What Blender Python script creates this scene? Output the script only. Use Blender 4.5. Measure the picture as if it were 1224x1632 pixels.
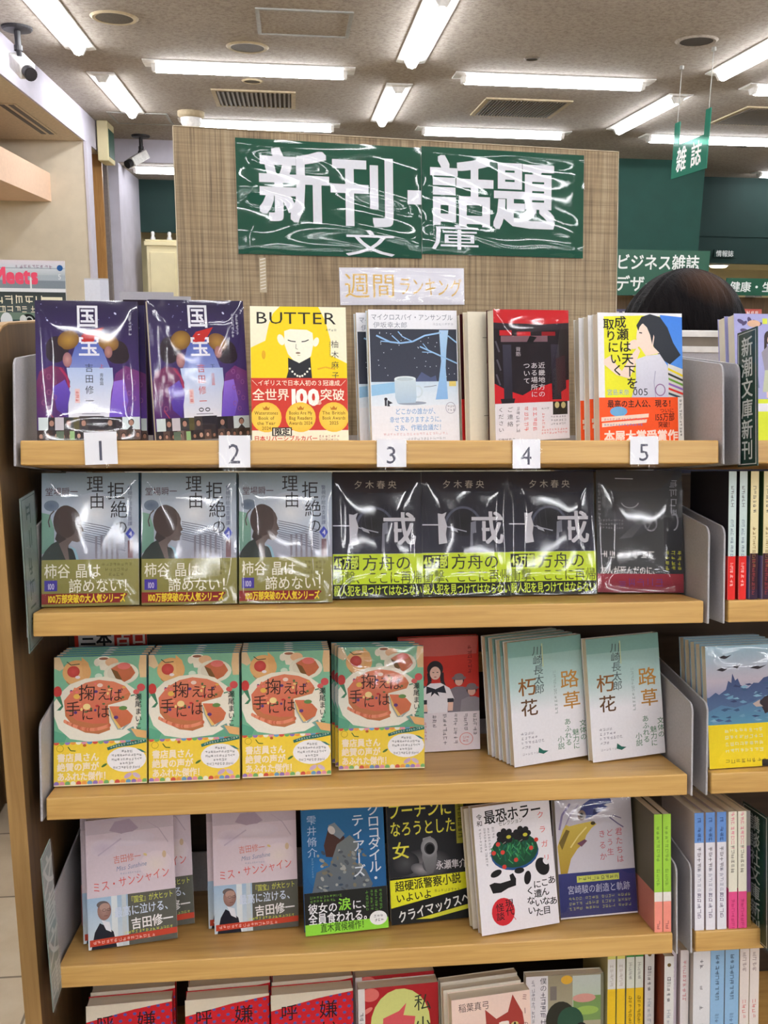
import bpy, math, random
from mathutils import Vector, Matrix, Euler
from mathutils.geometry import tessellate_polygon

for o in list(bpy.data.objects):
    bpy.data.objects.remove(o, do_unlink=True)
SC = bpy.context.scene
COL = SC.collection
R = math.radians
ZT = 1.358            # height of the top display shelf's front edge above the floor
CEIL = 2.90

# ---------------------------------------------------------------- camera, world, exposure
def setup_camera():
    yaw, pitch, roll = 0.1011, -0.2197, 0.0141
    cy, sy, cp, sp = math.cos(yaw), math.sin(yaw), math.cos(pitch), math.sin(pitch)
    f = Vector((sy*cp, cy*cp, sp)); r = Vector((cy, -sy, 0)); u = r.cross(f)
    c, s = math.cos(roll), math.sin(roll)
    r2 = c*r + s*u; u2 = c*u - s*r
    cam = bpy.data.cameras.new('camera'); o = bpy.data.objects.new('camera', cam); COL.objects.link(o)
    M = Matrix.Identity(4)
    for i in range(3):
        M[i][0], M[i][1], M[i][2] = r2[i], u2[i], -f[i]
    M[0][3], M[1][3], M[2][3] = 0.2825, -0.9875, ZT + 0.142
    o.matrix_world = M
    cam.sensor_fit = 'HORIZONTAL'; cam.sensor_width = 36.0; cam.lens = 36*1469.75/1224
    cam.clip_start = 0.02; cam.clip_end = 60
    SC.camera = o
setup_camera()
w = bpy.data.worlds.new('world'); SC.world = w; w.use_nodes = True
w.node_tree.nodes['Background'].inputs[0].default_value = (0.97, 0.97, 1.0, 1)
w.node_tree.nodes['Background'].inputs[1].default_value = 0.14
SC.view_settings.view_transform = 'Standard'
SC.view_settings.look = 'None'
SC.view_settings.gamma = 1
SC.view_settings.use_curve_mapping = False
SC.view_settings.exposure = 0.14
TUBE = 34.0           # radiance of the fluorescent tubes

# ---------------------------------------------------------------- materials
def lin(c):
    c = c/255.0
    return c/12.92 if c <= 0.04045 else ((c+0.055)/1.055)**2.4
def rgb(c):
    return (lin(c[0]), lin(c[1]), lin(c[2]), 1.0)
def new_mat(name):
    m = bpy.data.materials.new(name); m.use_nodes = True
    nt = m.node_tree
    return m, nt, nt.nodes['Principled BSDF']
def N(nt, t, **kw):
    n = nt.nodes.new(t)
    for k, v in kw.items():
        setattr(n, k, v)
    return n
def coords(nt, scale=(1, 1, 1), kind='Object', rot=(0, 0, 0)):
    tc = N(nt, 'ShaderNodeTexCoord'); mp = N(nt, 'ShaderNodeMapping')
    mp.inputs['Scale'].default_value = scale; mp.inputs['Rotation'].default_value = rot
    nt.links.new(tc.outputs[kind], mp.inputs['Vector'])
    return mp.outputs['Vector']
def noise(nt, vec, scale, detail=4, rough=0.55, dist=0.0):
    n = N(nt, 'ShaderNodeTexNoise'); n.inputs['Scale'].default_value = scale
    n.inputs['Detail'].default_value = detail; n.inputs['Roughness'].default_value = rough
    n.inputs['Distortion'].default_value = dist
    nt.links.new(vec, n.inputs['Vector'])
    return n.outputs['Fac']
def ramp(nt, fac, stops):
    r = N(nt, 'ShaderNodeValToRGB')
    el = r.color_ramp.elements
    while len(el) < len(stops):
        el.new(0.5)
    for e, (p, c) in zip(el, stops):
        e.position = p; e.color = rgb(c)
    nt.links.new(fac, r.inputs['Fac'])
    return r.outputs['Color']
def bump(nt, b, fac, strength, dist=0.001):
    n = N(nt, 'ShaderNodeBump'); n.inputs['Strength'].default_value = strength
    n.inputs['Distance'].default_value = dist
    nt.links.new(fac, n.inputs['Height']); nt.links.new(n.outputs['Normal'], b.inputs['Normal'])
def plain(name, c, rough=0.5, metal=0.0, spec=0.5, vary=0.06, scale=40, bmp=0.0):
    m, nt, b = new_mat(name)
    f = noise(nt, coords(nt), scale)
    lo = tuple(max(0, x*(1-vary)) for x in c); hi = tuple(min(255, x*(1+vary)) for x in c)
    nt.links.new(ramp(nt, f, [(0.3, lo), (0.7, hi)]), b.inputs['Base Color'])
    b.inputs['Roughness'].default_value = rough; b.inputs['Metallic'].default_value = metal
    b.inputs['Specular IOR Level'].default_value = spec
    if bmp: bump(nt, b, f, bmp)
    return m
def wood(name, stops, scale=(3, 40, 40), ns=1.6, rough=0.45, grain=0.1):
    m, nt, b = new_mat(name)
    v = coords(nt, scale)
    f = noise(nt, v, ns, 6, 0.6, 0.6)
    nt.links.new(ramp(nt, f, stops), b.inputs['Base Color'])
    b.inputs['Roughness'].default_value = rough
    bump(nt, b, f, grain)
    return m
def ink_mat(name, rough, spec=0.5, coat=0.0, warp=0.0):
    m, nt, b = new_mat(name)
    a = N(nt, 'ShaderNodeAttribute', attribute_name='ink')
    f = noise(nt, coords(nt), 300, 2)
    mx = N(nt, 'ShaderNodeMix', data_type='RGBA', blend_type='MULTIPLY'); mx.inputs[0].default_value = 1.0
    nt.links.new(a.outputs['Color'], mx.inputs[6])
    nt.links.new(ramp(nt, f, [(0.2, (247, 247, 247)), (0.8, (255, 255, 255))]), mx.inputs[7])
    nt.links.new(mx.outputs[2], b.inputs['Base Color'])
    b.inputs['Roughness'].default_value = rough
    b.inputs['Specular IOR Level'].default_value = spec
    b.inputs['Coat Weight'].default_value = coat; b.inputs['Coat Roughness'].default_value = 0.08
    if warp:
        bump(nt, b, noise(nt, coords(nt), 14, 2), warp, 0.01)
    return m
def film_mat(name, amount=0.09, rough=0.12, tint=(1, 1, 1, 1), warp=0.25, scale=22, fres=1.0):
    m, nt, b = new_mat(name)
    nt.nodes.remove(b)
    out = nt.nodes['Material Output']
    t = N(nt, 'ShaderNodeBsdfTransparent'); t.inputs[0].default_value = tint
    g = N(nt, 'ShaderNodeBsdfGlossy'); g.inputs['Roughness'].default_value = rough
    f = noise(nt, coords(nt), scale, 3, 0.6, 0.4)
    bp = N(nt, 'ShaderNodeBump'); bp.inputs['Strength'].default_value = warp; bp.inputs['Distance'].default_value = 0.004
    nt.links.new(f, bp.inputs['Height']); nt.links.new(bp.outputs['Normal'], g.inputs['Normal'])
    fr = N(nt, 'ShaderNodeLayerWeight'); fr.inputs['Blend'].default_value = 0.5
    pw = N(nt, 'ShaderNodeMath', operation='POWER'); pw.inputs[1].default_value = 5.0
    nt.links.new(fr.outputs['Facing'], pw.inputs[0])
    ml = N(nt, 'ShaderNodeMath', operation='MULTIPLY_ADD'); ml.use_clamp = True
    ml.inputs[1].default_value = fres; ml.inputs[2].default_value = amount
    nt.links.new(pw.outputs[0], ml.inputs[0])
    mx = N(nt, 'ShaderNodeMixShader')
    nt.links.new(ml.outputs[0], mx.inputs[0]); nt.links.new(t.outputs[0], mx.inputs[1]); nt.links.new(g.outputs[0], mx.inputs[2])
    nt.links.new(mx.outputs[0], out.inputs['Surface'])
    return m
def emit(name, c, s):
    m, nt, b = new_mat(name)
    nt.nodes.remove(b)
    e = N(nt, 'ShaderNodeEmission'); e.inputs[0].default_value = c; e.inputs[1].default_value = s
    nt.links.new(e.outputs[0], nt.nodes['Material Output'].inputs['Surface'])
    return m

MAT = {}
MAT['plank'] = wood('honey_wood', [(0.25, (176, 134, 70)), (0.5, (198, 157, 90)), (0.75, (210, 171, 104))], (2.5, 30, 60), 2.2, 0.38, 0.05)
MAT['panel'] = wood('shaded_brown_wood', [(0.25, (74, 54, 30)), (0.5, (94, 70, 40)), (0.8, (110, 84, 50))], (40, 40, 2.2), 2.0, 0.5, 0.08)  # shade on the end panel's inner face is put into this dark brown
MAT['grey_metal'] = plain('grey_metal', (172, 170, 174), 0.45, 0.0, 0.5, 0.04, 400, 0.03)
MAT['panel_lit_edge'] = wood('lit_edge_wood', [(0.3, (140, 106, 60)), (0.7, (172, 136, 84))], (40, 40, 2.2), 2.0, 0.5)  # lit copy of the panel wood, light on its edge put into the colour
MAT['dark_metal'] = plain('dark_metal', (70, 70, 74), 0.5, 0.2)
MAT['pages'] = wood('page_edges', [(0.3, (218, 208, 188)), (0.7, (240, 233, 216))], (2, 900, 2), 3, 0.8, 0.2)
MAT['ink'] = ink_mat('printed_paper', 0.45, 0.16)
MAT['ink_gloss'] = ink_mat('glossy_print', 0.25, 0.3, 0.2)
MAT['film'] = film_mat('shrink_film', 0.05, 0.055, (0.99, 0.99, 0.995, 1), 0.012, 16)
MAT['laminate'] = film_mat('laminate_film', 0.045, 0.05, (0.985, 0.99, 0.99, 1), 0.04, 9)
MAT['clear'] = film_mat('clear_acrylic', 0.03, 0.06, (0.98, 0.985, 0.985, 1), 0.05, 8, 0.15)
MAT['tube'] = emit('fluorescent_tube', (0.945, 0.96, 1.0, 1), TUBE)
MAT['white_metal'] = plain('white_enamel', (226, 224, 220), 0.35)
MAT['warm_lamp'] = emit('warm_lamp', (1.0, 0.88, 0.68, 1), 12)

def ceiling_mat():
    m, nt, b = new_mat('mineral_ceiling_tile')
    v = coords(nt)
    f = noise(nt, v, 55, 3, 0.7)
    g = noise(nt, v, 1.2, 3)
    c1 = ramp(nt, f, [(0.3, (138, 129, 119)), (0.55, (172, 163, 153)), (0.8, (182, 174, 165))])
    mx = N(nt, 'ShaderNodeMix', data_type='RGBA', blend_type='MULTIPLY'); mx.inputs[0].default_value = 0.5
    nt.links.new(c1, mx.inputs[6]); nt.links.new(ramp(nt, g, [(0.3, (225, 218, 210)), (0.7, (255, 255, 255))]), mx.inputs[7])
    nt.links.new(mx.outputs[2], b.inputs['Base Color']); b.inputs['Roughness'].default_value = 0.95
    bump(nt, b, f, 0.4, 0.004)
    return m
MAT['ceiling'] = ceiling_mat()
def floor_mat():
    m, nt, b = new_mat('beige_floor_tile')
    v = coords(nt, (1, 1, 1))
    br = N(nt, 'ShaderNodeTexBrick'); br.offset = 0.0
    br.inputs['Scale'].default_value = 1.0; br.inputs['Mortar Size'].default_value = 0.003
    br.inputs['Brick Width'].default_value = 0.3; br.inputs['Row Height'].default_value = 0.3
    br.inputs['Color1'].default_value = rgb((196, 182, 160)); br.inputs['Color2'].default_value = rgb((186, 170, 148))
    br.inputs['Mortar'].default_value = rgb((120, 108, 92))
    nt.links.new(v, br.inputs['Vector'])
    f = noise(nt, coords(nt), 9, 5)
    mx = N(nt, 'ShaderNodeMix', data_type='RGBA', blend_type='MULTIPLY'); mx.inputs[0].default_value = 0.6
    nt.links.new(br.outputs['Color'], mx.inputs[6]); nt.links.new(ramp(nt, f, [(0.3, (216, 208, 198)), (0.7, (255, 255, 255))]), mx.inputs[7])
    nt.links.new(mx.outputs[2], b.inputs['Base Color']); b.inputs['Roughness'].default_value = 0.3
    return m
MAT['floor'] = floor_mat()
def board_mat():
    m, nt, b = new_mat('sawn_timber_print')
    v = coords(nt)
    h = noise(nt, coords(nt, (3, 1, 160)), 2.0, 4, 0.6, 0.2)
    vv = noise(nt, coords(nt, (150, 1, 2.5)), 2.0, 5, 0.65, 0.3)
    big = noise(nt, coords(nt, (16, 1, 1.5)), 1.4, 4, 0.6, 1.2)
    c1 = ramp(nt, vv, [(0.28, (98, 82, 60)), (0.5, (160, 142, 114)), (0.72, (184, 168, 138))])
    c2 = ramp(nt, h, [(0.25, (176, 164, 144)), (0.55, (242, 236, 226)), (0.8, (255, 252, 246))])
    c3 = ramp(nt, big, [(0.3, (160, 136, 104)), (0.45, (236, 228, 214)), (0.7, (255, 255, 255))])
    m1 = N(nt, 'ShaderNodeMix', data_type='RGBA', blend_type='MULTIPLY'); m1.inputs[0].default_value = 0.75
    m2 = N(nt, 'ShaderNodeMix', data_type='RGBA', blend_type='MULTIPLY'); m2.inputs[0].default_value = 0.8
    nt.links.new(c1, m1.inputs[6]); nt.links.new(c2, m1.inputs[7])
    nt.links.new(m1.outputs[2], m2.inputs[6]); nt.links.new(c3, m2.inputs[7])
    nt.links.new(m2.outputs[2], b.inputs['Base Color']); b.inputs['Roughness'].default_value = 0.55
    bump(nt, b, vv, 0.08)
    return m
MAT['board'] = board_mat()

# ---------------------------------------------------------------- mesh building
class MB:
    def __init__(s):
        s.v = []; s.f = []; s.c = []; s.m = []
    def face(s, pts, c=None, m=0):
        n = len(s.v); s.v += [tuple(p) for p in pts]; s.f.append(tuple(range(n, n+len(pts))))
        s.c.append(c); s.m.append(m)
    def box(s, x0, y0, z0, x1, y1, z1, c=None, m=0):
        n = len(s.v)
        s.v += [(x0,y0,z0),(x1,y0,z0),(x1,y1,z0),(x0,y1,z0),(x0,y0,z1),(x1,y0,z1),(x1,y1,z1),(x0,y1,z1)]
        for q in ((0,3,2,1),(4,5,6,7),(0,1,5,4),(1,2,6,5),(2,3,7,6),(3,0,4,7)):
            s.f.append(tuple(n+i for i in q)); s.c.append(c); s.m.append(m)
    def prism(s, pts, axis, a, b, c=None, m=0):
        """extrude a 2D outline (two other axes in order) along axis from a to b"""
        def P(p, t):
            return {0: (t, p[0], p[1]), 1: (p[0], t, p[1]), 2: (p[0], p[1], t)}[axis]
        n = len(s.v); k = len(pts)
        s.v += [P(p, a) for p in pts] + [P(p, b) for p in pts]
        s.f.append(tuple(range(n, n+k))[::-1]); s.f.append(tuple(range(n+k, n+2*k)))
        for i in range(k):
            j = (i+1) % k
            s.f.append((n+i, n+j, n+k+j, n+k+i))
        s.c += [c]*(k+2); s.m += [m]*(k+2)
    def cyl(s, p, q, r0, r1=None, seg=12, c=None, m=0, caps=True):
        r1 = r0 if r1 is None else r1
        p, q = Vector(p), Vector(q); d = (q-p).normalized()
        a = d.orthogonal().normalized(); b = d.cross(a)
        n = len(s.v)
        for o, r in ((p, r0), (q, r1)):
            for i in range(seg):
                t = 2*math.pi*i/seg
                s.v.append(tuple(o + a*math.cos(t)*r + b*math.sin(t)*r))
        for i in range(seg):
            j = (i+1) % seg
            s.f.append((n+i, n+j, n+seg+j, n+seg+i)); s.c.append(c); s.m.append(m)
        if caps:
            s.f.append(tuple(range(n, n+seg))[::-1]); s.f.append(tuple(range(n+seg, n+2*seg)))
            s.c += [c]*2; s.m += [m]*2
    def lathe(s, prof, seg=24, c=None, m=0, centre=(0, 0, 0)):
        n = len(s.v); k = len(prof)
        for i in range(seg):
            t = 2*math.pi*i/seg
            for r, z in prof:
                s.v.append((centre[0]+r*math.cos(t), centre[1]+r*math.sin(t), centre[2]+z))
        for i in range(seg):
            j = (i+1) % seg
            for q in range(k-1):
                s.f.append((n+i*k+q, n+j*k+q, n+j*k+q+1, n+i*k+q+1)); s.c.append(c); s.m.append(m)
    def grid(s, nx, nz, fn, c=None, m=0):
        n = len(s.v)
        for j in range(nz+1):
            for i in range(nx+1):
                s.v.append(tuple(fn(i/nx, j/nz)))
        for j in range(nz):
            for i in range(nx):
                a = n+j*(nx+1)+i
                s.f.append((a, a+1, a+nx+2, a+nx+1)); s.c.append(c); s.m.append(m)
    def mesh(s, name, mats, smooth=False):
        me = bpy.data.meshes.new(name)
        me.from_pydata(s.v, [], s.f)
        for k in mats:
            me.materials.append(MAT[k])
        me.polygons.foreach_set('material_index', s.m)
        if smooth:
            me.polygons.foreach_set('use_smooth', [True]*len(s.f))
        if any(c is not None for c in s.c):
            at = me.color_attributes.new('ink', 'FLOAT_COLOR', 'CORNER')
            buf = []
            for f, c in zip(s.f, s.c):
                if c is None: c = (200, 200, 200)
                if isinstance(c[0], (tuple, list)):
                    for q in c: buf += rgb(q)
                else:
                    buf += rgb(c)*len(f)
            at.data.foreach_set('color', buf)
        me.update()
        return me
    def build(s, name, mats, parent=None, smooth=False, bevel=0, seg=2):
        if isinstance(mats, str): mats = [mats]
        me = s.mesh(name, mats, smooth)
        return link(name, me, parent, bevel, seg)
def link(name, me, parent=None, bevel=0, seg=2):
    o = bpy.data.objects.new(name, me); COL.objects.link(o)
    if parent is not None: o.parent = parent
    if bevel:
        md = o.modifiers.new('bevel', 'BEVEL'); md.width = bevel; md.segments = seg; md.limit_method = 'ANGLE'
    return o
def tag(o, label, cat, group=None):
    o['label'] = label; o['category'] = cat
    if group: o['group'] = group
    return o
def thing(name, label, cat, loc=(0, 0, 0), rot=(0, 0, 0), group=None):
    o = bpy.data.objects.new(name, None); COL.objects.link(o)
    o.location = loc; o.rotation_euler = rot; o.empty_display_size = 0.05
    return tag(o, label, cat, group)
def struct(name, mb, mats, **kw):
    o = mb.build(name, mats, **kw); o['kind'] = 'structure'
    return o

# ---------------------------------------------------------------- glyphs and printed art
GL = {}
def glyph(ch, bold):
    key = ch; bold = 0
    if key in GL: return GL[key]
    cu = bpy.data.curves.new('g', 'FONT'); cu.body = ch; cu.resolution_u = 2
    o = bpy.data.objects.new('g', cu); COL.objects.link(o)
    bpy.context.view_layer.update()
    dg = bpy.context.evaluated_depsgraph_get()
    me = bpy.data.meshes.new_from_object(o.evaluated_get(dg))
    vs = [(v.co.x, v.co.y) for v in me.vertices]
    fs = [tuple(p.vertices) for p in me.polygons]
    bpy.data.meshes.remove(me); bpy.data.objects.remove(o); bpy.data.curves.remove(cu)
    wid = max([v[0] for v in vs], default=0.3)
    adv = 1.0 if ord(ch) > 0x2000 else wid + 0.06
    GL[key] = (vs, fs, adv)
    return GL[key]

RND = random.Random(7)
class Art:
    """flat print on a sheet W x H metres; coordinates are given in a drawing frame crop=(x0,y0,x1,y1), y down"""
    DZ = 0.00003
    def __init__(s, W, H, crop):
        s.W, s.H, s.k = W, H, crop; s.tris = []; s.boxes = []; s.top = 0
    def P(s, p):
        x0, y0, x1, y1 = s.k
        return ((p[0]-x0)/(x1-x0)*s.W, (y1-p[1])/(y1-y0)*s.H)
    def layer(s, pts):
        xs = [p[0] for p in pts]; ys = [p[1] for p in pts]
        b = (min(xs), min(ys), max(xs), max(ys)); L = 0
        for (q, l) in s.boxes:
            if l > L and not (b[2] <= q[0] or b[0] >= q[2] or b[3] <= q[1] or b[1] >= q[3]): L = l
        L += 1; s.boxes.append((b, L)); s.top = max(s.top, L)
        return L
    def clip(s, pts, cols):
        for ax, lim, sg in ((0, 0, 1), (0, s.W, -1), (1, 0, 1), (1, s.H, -1)):
            out = []; oc = []
            for i in range(len(pts)):
                a, b = pts[i-1], pts[i]; ca, cb = cols[i-1], cols[i]
                da, db = (a[ax]-lim)*sg, (b[ax]-lim)*sg
                if (da < 0) != (db < 0):
                    t = da/(da-db)
                    out.append((a[0]+(b[0]-a[0])*t, a[1]+(b[1]-a[1])*t))
                    oc.append(tuple(ca[k]+(cb[k]-ca[k])*t for k in range(3)))
                if db >= 0: out.append(b); oc.append(cb)
            pts, cols = out, oc
            if len(pts) < 3: return [], []
        return pts, cols
    def put(s, tris, extra=0):
        """tris: list of (points in sheet metres, colours)"""
        allp = [p for e in tris for p in e[0]]
        if not allp: return
        L = s.layer(allp)
        if extra: s.boxes[-1] = (s.boxes[-1][0], L+extra); s.top = max(s.top, L+extra)
        inside = all(0 <= p[0] <= s.W and 0 <= p[1] <= s.H for p in allp)
        for e in tris:
            t, c = e[0], e[1]
            if not inside: t, c = s.clip(list(t), list(c))
            if len(t) >= 3: s.tris.append((t, c, L+(e[2] if len(e) > 2 else 0)))
    def poly(s, pts, c, c2=None):
        ys = [p[1] for p in pts]; y0, y1 = min(ys), max(ys)
        def col(p):
            if c2 is None: return tuple(c)
            t = (p[1]-y0)/max(1e-9, y1-y0)
            return tuple(c[k]+(c2[k]-c[k])*t for k in range(3))
        q = [s.P(p) for p in pts]
        tt = tessellate_polygon([[Vector((a, b, 0)) for a, b in q]])
        cs = [col(p) for p in pts]
        s.put([([q[i] for i in t], [cs[i] for i in t]) for t in tt])
    def rect(s, x0, y0, x1, y1, c, c2=None):
        s.poly([(x0, y0), (x1, y0), (x1, y1), (x0, y1)], c, c2)
    def ell(s, cx, cy, rx, ry, c, edge=None, rot=0, n=22, a0=0, a1=360):
        edge = edge or c; cr, sr = math.cos(R(rot)), math.sin(R(rot)); pts = []
        for i in range(n+1):
            t = R(a0+(a1-a0)*i/n); x, y = rx*math.cos(t), ry*math.sin(t)
            pts.append(s.P((cx+x*cr-y*sr, cy+x*sr+y*cr)))
        o = s.P((cx, cy))
        s.put([([o, pts[i], pts[i+1]], [c, edge, edge]) for i in range(n)])
    def line(s, pts, wd, c):
        tr = []
        for a, b in zip(pts, pts[1:]):
            dx, dy = b[0]-a[0], b[1]-a[1]; l = math.hypot(dx, dy) or 1
            nx, ny = -dy/l*wd/2, dx/l*wd/2
            q = [s.P((a[0]+nx, a[1]+ny)), s.P((b[0]+nx, b[1]+ny)), s.P((b[0]-nx, b[1]-ny)), s.P((a[0]-nx, a[1]-ny))]
            tr.append((q, [c]*4, 0.25*(len(tr) % 3)))
        s.put(tr)
    def ring(s, cx, cy, rx, ry, wd, c, a0=0, a1=360, n=24):
        s.line([(cx+rx*math.cos(R(a0+(a1-a0)*i/n)), cy+ry*math.sin(R(a0+(a1-a0)*i/n))) for i in range(n+1)], wd, c)
    def text(s, t, x, y, size, c, vert=False, bold=0.0, step=None, sx=1.0, rot=0, slant=0.0, w=None, drift=0.0):
        st = step or size; cr, sr = math.cos(R(rot)), math.sin(R(rot)); tr = []
        if w:
            nat = sum(glyph(ch, bold)[2] if ch != ' ' else 0.35 for ch in t)*size; sx = w/nat
        cx, cy = 0.0, 0.0
        for ch in t:
            if ch in ' \u3000':
                if vert: cy += st*0.5
                else: cx += size*0.35*sx
                continue
            vs, fs, adv = glyph(ch, bold)
            turn = vert and ch in 'ー～…（）『』「」'
            sh = [(0, 0)] if bold <= 0 else [(bold*math.cos(R(45+90*i)), bold*math.sin(R(45+90*i))) for i in range(4)] if bold < 0.022 else [(bold*a_, bold*b_) for a_, b_ in ((-1, -1), (-1, 1), (1, -1), (1, 1), (0, 1), (0, -1), (1, 0), (-1, 0))]
            for si, (bx, by) in enumerate(sh):
              P = []
              for gx, gy in vs:
                gx += bx; gy += by
                if turn: gx, gy = gy+0.12, 0.88-gx
                X = cx + (gx+(gy-0.4)*slant)*size*sx; Y = cy + (0.88-gy)*size
                P.append(s.P((x+X*cr-Y*sr, y+X*sr+Y*cr)))
              for f in fs: tr.append(([P[i] for i in f], [c]*len(f), si*0.3))
            if vert: cy += st; cx += drift
            else: cx += (adv*size if step is None else step)*sx
        s.put(tr, 2 if bold >= 0.022 else 1 if bold > 0 else 0)
    def marks(s, x, y, size, n, c, vert=False, gap=1.0):
        """illegible small print: short pen strokes in character cells"""
        tr = []
        for i in range(n):
            ox, oy = (x, y+i*size*gap) if vert else (x+i*size*gap, y)
            k = size*0.095
            for j in range(5):
                if RND.random() < 0.5:
                    yy = oy+size*RND.choice((0.15, 0.4, 0.6, 0.8)); a = RND.uniform(0.05, 0.3); b = RND.uniform(0.6, 0.9)
                    q = [(ox+a*size, yy), (ox+b*size, yy), (ox+b*size, yy+k), (ox+a*size, yy+k)]
                else:
                    xx = ox+size*RND.choice((0.2, 0.45, 0.7)); a = RND.uniform(0.05, 0.3); b = RND.uniform(0.6, 0.9)
                    q = [(xx, oy+a*size), (xx+k, oy+a*size), (xx+k, oy+b*size), (xx, oy+b*size)]
                tr.append(([s.P(p) for p in q], [c]*4, 0.2*j))
        s.put(tr)
    def into(s, mb, fn, m=0):
        """write to a mesh; fn(u, v, depth) gives the 3D point"""
        for t, c, L in s.tris:
            a = (t[1][0]-t[0][0])*(t[2][1]-t[0][1])-(t[1][1]-t[0][1])*(t[2][0]-t[0][0])
            if abs(a) < 1e-14: continue
            if a < 0: t, c = t[::-1], c[::-1]
            mb.face([fn(p[0], p[1], L*s.DZ) for p in t], list(c), m)
def front(off=0.0):
    return lambda u, v, d: (u, -off-d, v)

# ---------------------------------------------------------------- book cover prints
BW, BH = 0.107, 0.151
def face_blob(A, x, y, r, skin=(196, 150, 128), hair=(40, 32, 32)):
    A.ell(x, y-r*0.25, r*1.05, r*1.15, hair); A.ell(x, y, r*0.8, r, skin)
def cov_twins(second):
    A = Art(BW, 0.152, (45, 78, 1120, 1490))
    A.rect(45, 78, 1120, 1490, (38, 30, 66), (74, 46, 128))
    for i in range(26):
        x, y = RND.uniform(60, 1100), RND.uniform(100, 520); A.ell(x, y, 5, 5, (150, 150, 200), n=6)
    A.ell(880, 205, 16, 10, (205, 205, 235), rot=40, n=8); A.ell(170, 280, 12, 8, (190, 190, 225), rot=40, n=8)
    A.poly([(480, 470), (700, 470), (820, 780), (840, 940), (770, 1290), (370, 1290), (370, 900), (400, 700)], (70, 92, 180), (232, 230, 240))
    A.poly([(360, 760), (840, 760), (845, 900), (790, 1290), (370, 1290), (380, 900)], (184, 202, 236), (240, 238, 244))
    # left figure
    A.ell(270, 560, 120, 120, (44, 30, 44)); A.ell(385, 480, 115, 95, (176, 134, 52), (120, 84, 34), rot=-20)
    A.ell(250, 620, 100, 90, (40, 26, 40)); A.ell(370, 680, 48, 75, (196, 146, 138), (150, 100, 110))
    A.poly([(80, 800), (200, 740), (330, 760), (395, 900), (370, 1100), (340, 1290), (45, 1420), (50, 900)], (120, 40, 84), (62, 36, 110))
    A.poly([(210, 960), (340, 880), (395, 1010), (345, 1260), (250, 1180)], (110, 80, 190), (70, 44, 140))
    A.line([(290, 760), (360, 850), (385, 960)], 22, (170, 44, 88))
    for i in range(8): A.ring(120+(i % 3)*55, 800+i*52, 20, 24, 6, (150, 80, 120))
    A.line([(150, 1180), (230, 1290), (320, 1310)], 10, (170, 60, 80))
    # right figure
    A.ell(890, 600, 120, 120, (44, 28, 40)); A.ell(800, 500, 115, 88, (176, 132, 60), (122, 84, 40), rot=20)
    A.ell(930, 640, 90, 80, (38, 24, 36)); A.ell(800, 600, 42, 62, (190, 140, 126), (150, 100, 104))
    A.poly([(870, 820), (980, 740), (1120, 800), (1120, 1310), (790, 1290), (820, 1010)], (118, 50, 110), (92, 60, 160))
    A.poly([(850, 900), (960, 880), (1000, 1100), (940, 1280), (790, 1280)], (150, 110, 214), (110, 80, 196))
    for i in range(8): A.ring(960+(i % 3)*50, 800+i*55, 18, 22, 6, (150, 90, 150))
    A.text('国', 462, 110, 250, (238, 238, 246), bold=0.02)
    A.poly([(520, 440), (560, 395), (755, 348), (690, 440), (640, 500), (525, 505)], (196, 40, 36))
    A.text('宝', 478, 412, 240, (238, 238, 246), bold=0.015)
    A.poly([(535, 440), (690, 400), (640, 490), (545, 500)], (190, 38, 34))
    red = (206, 66, 56); dk = (52, 56, 74)
    A.text('吉田修一', 548, 715, 92, red if second else dk, vert=True, step=112)
    A.text('下' if second else '上', 700, 720, 50, dk if second else red, vert=True)
    A.text('花道篇' if second else '青春篇', 702, 815, 42, red if second else dk, vert=True)
    A.rect(442, 975, 492, 1118, (236, 200, 200)); A.marks(446, 985, 42, 3, red, vert=True)
    A.ring(568, 1185, 24, 16, 9, (30, 30, 40)); A.ring(640, 1185, 24, 16, 9, (30, 30, 40)); A.rect(510, 1225, 700, 1231, (90, 90, 110))
    A.marks(1015, 210, 40, 6, (210, 210, 225), vert=True, gap=0.9)
    if second: A.marks(965, 200, 40, 7, (210, 210, 225), vert=True, gap=0.9)
    cols = [(214, 226, 226), (44, 34, 40), (206, 200, 206), (58, 60, 58), (90, 84, 48), (70, 62, 60), (42, 36, 44), (36, 28, 32), (52, 40, 48)]
    xs = [60, 160, 230, 320, 420, 480, 570, 740, 860, 930, 1115]
    for i in range(len(xs)-1):
        A.rect(xs[i], 1262 if i not in (5, 6) else 1250, xs[i+1], 1390, cols[i % 9])
        if i % 2: face_blob(A, (xs[i]+xs[i+1])/2, 1322, 30, (172, 128, 110)); A.poly([((xs[i]+xs[i+1])/2-42, 1390), ((xs[i]+xs[i+1])/2, 1348), ((xs[i]+xs[i+1])/2+42, 1390)], (60, 56, 62))
    A.rect(45, 1390, 1120, 1490, (52, 40, 42))
    for i in range(14): A.rect(50+i*77, 1390, 124+i*77, 1490, RND.choice([(60, 44, 42), (92, 70, 62), (44, 36, 40), (120, 100, 92), (70, 60, 54)])); face_blob(A, 86+i*77+RND.uniform(-8, 8), 1446+RND.uniform(-6, 10), RND.uniform(17, 25), RND.choice([(176, 132, 114), (158, 112, 92), (196, 154, 136)]))
    A.rect(240, 1400, 320, 1490, (92, 110, 92)); A.rect(380, 1400, 430, 1490, (150, 190, 130))
    return dict(art=A, h=0.152, spine=(40, 30, 70), th=0.013)
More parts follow.
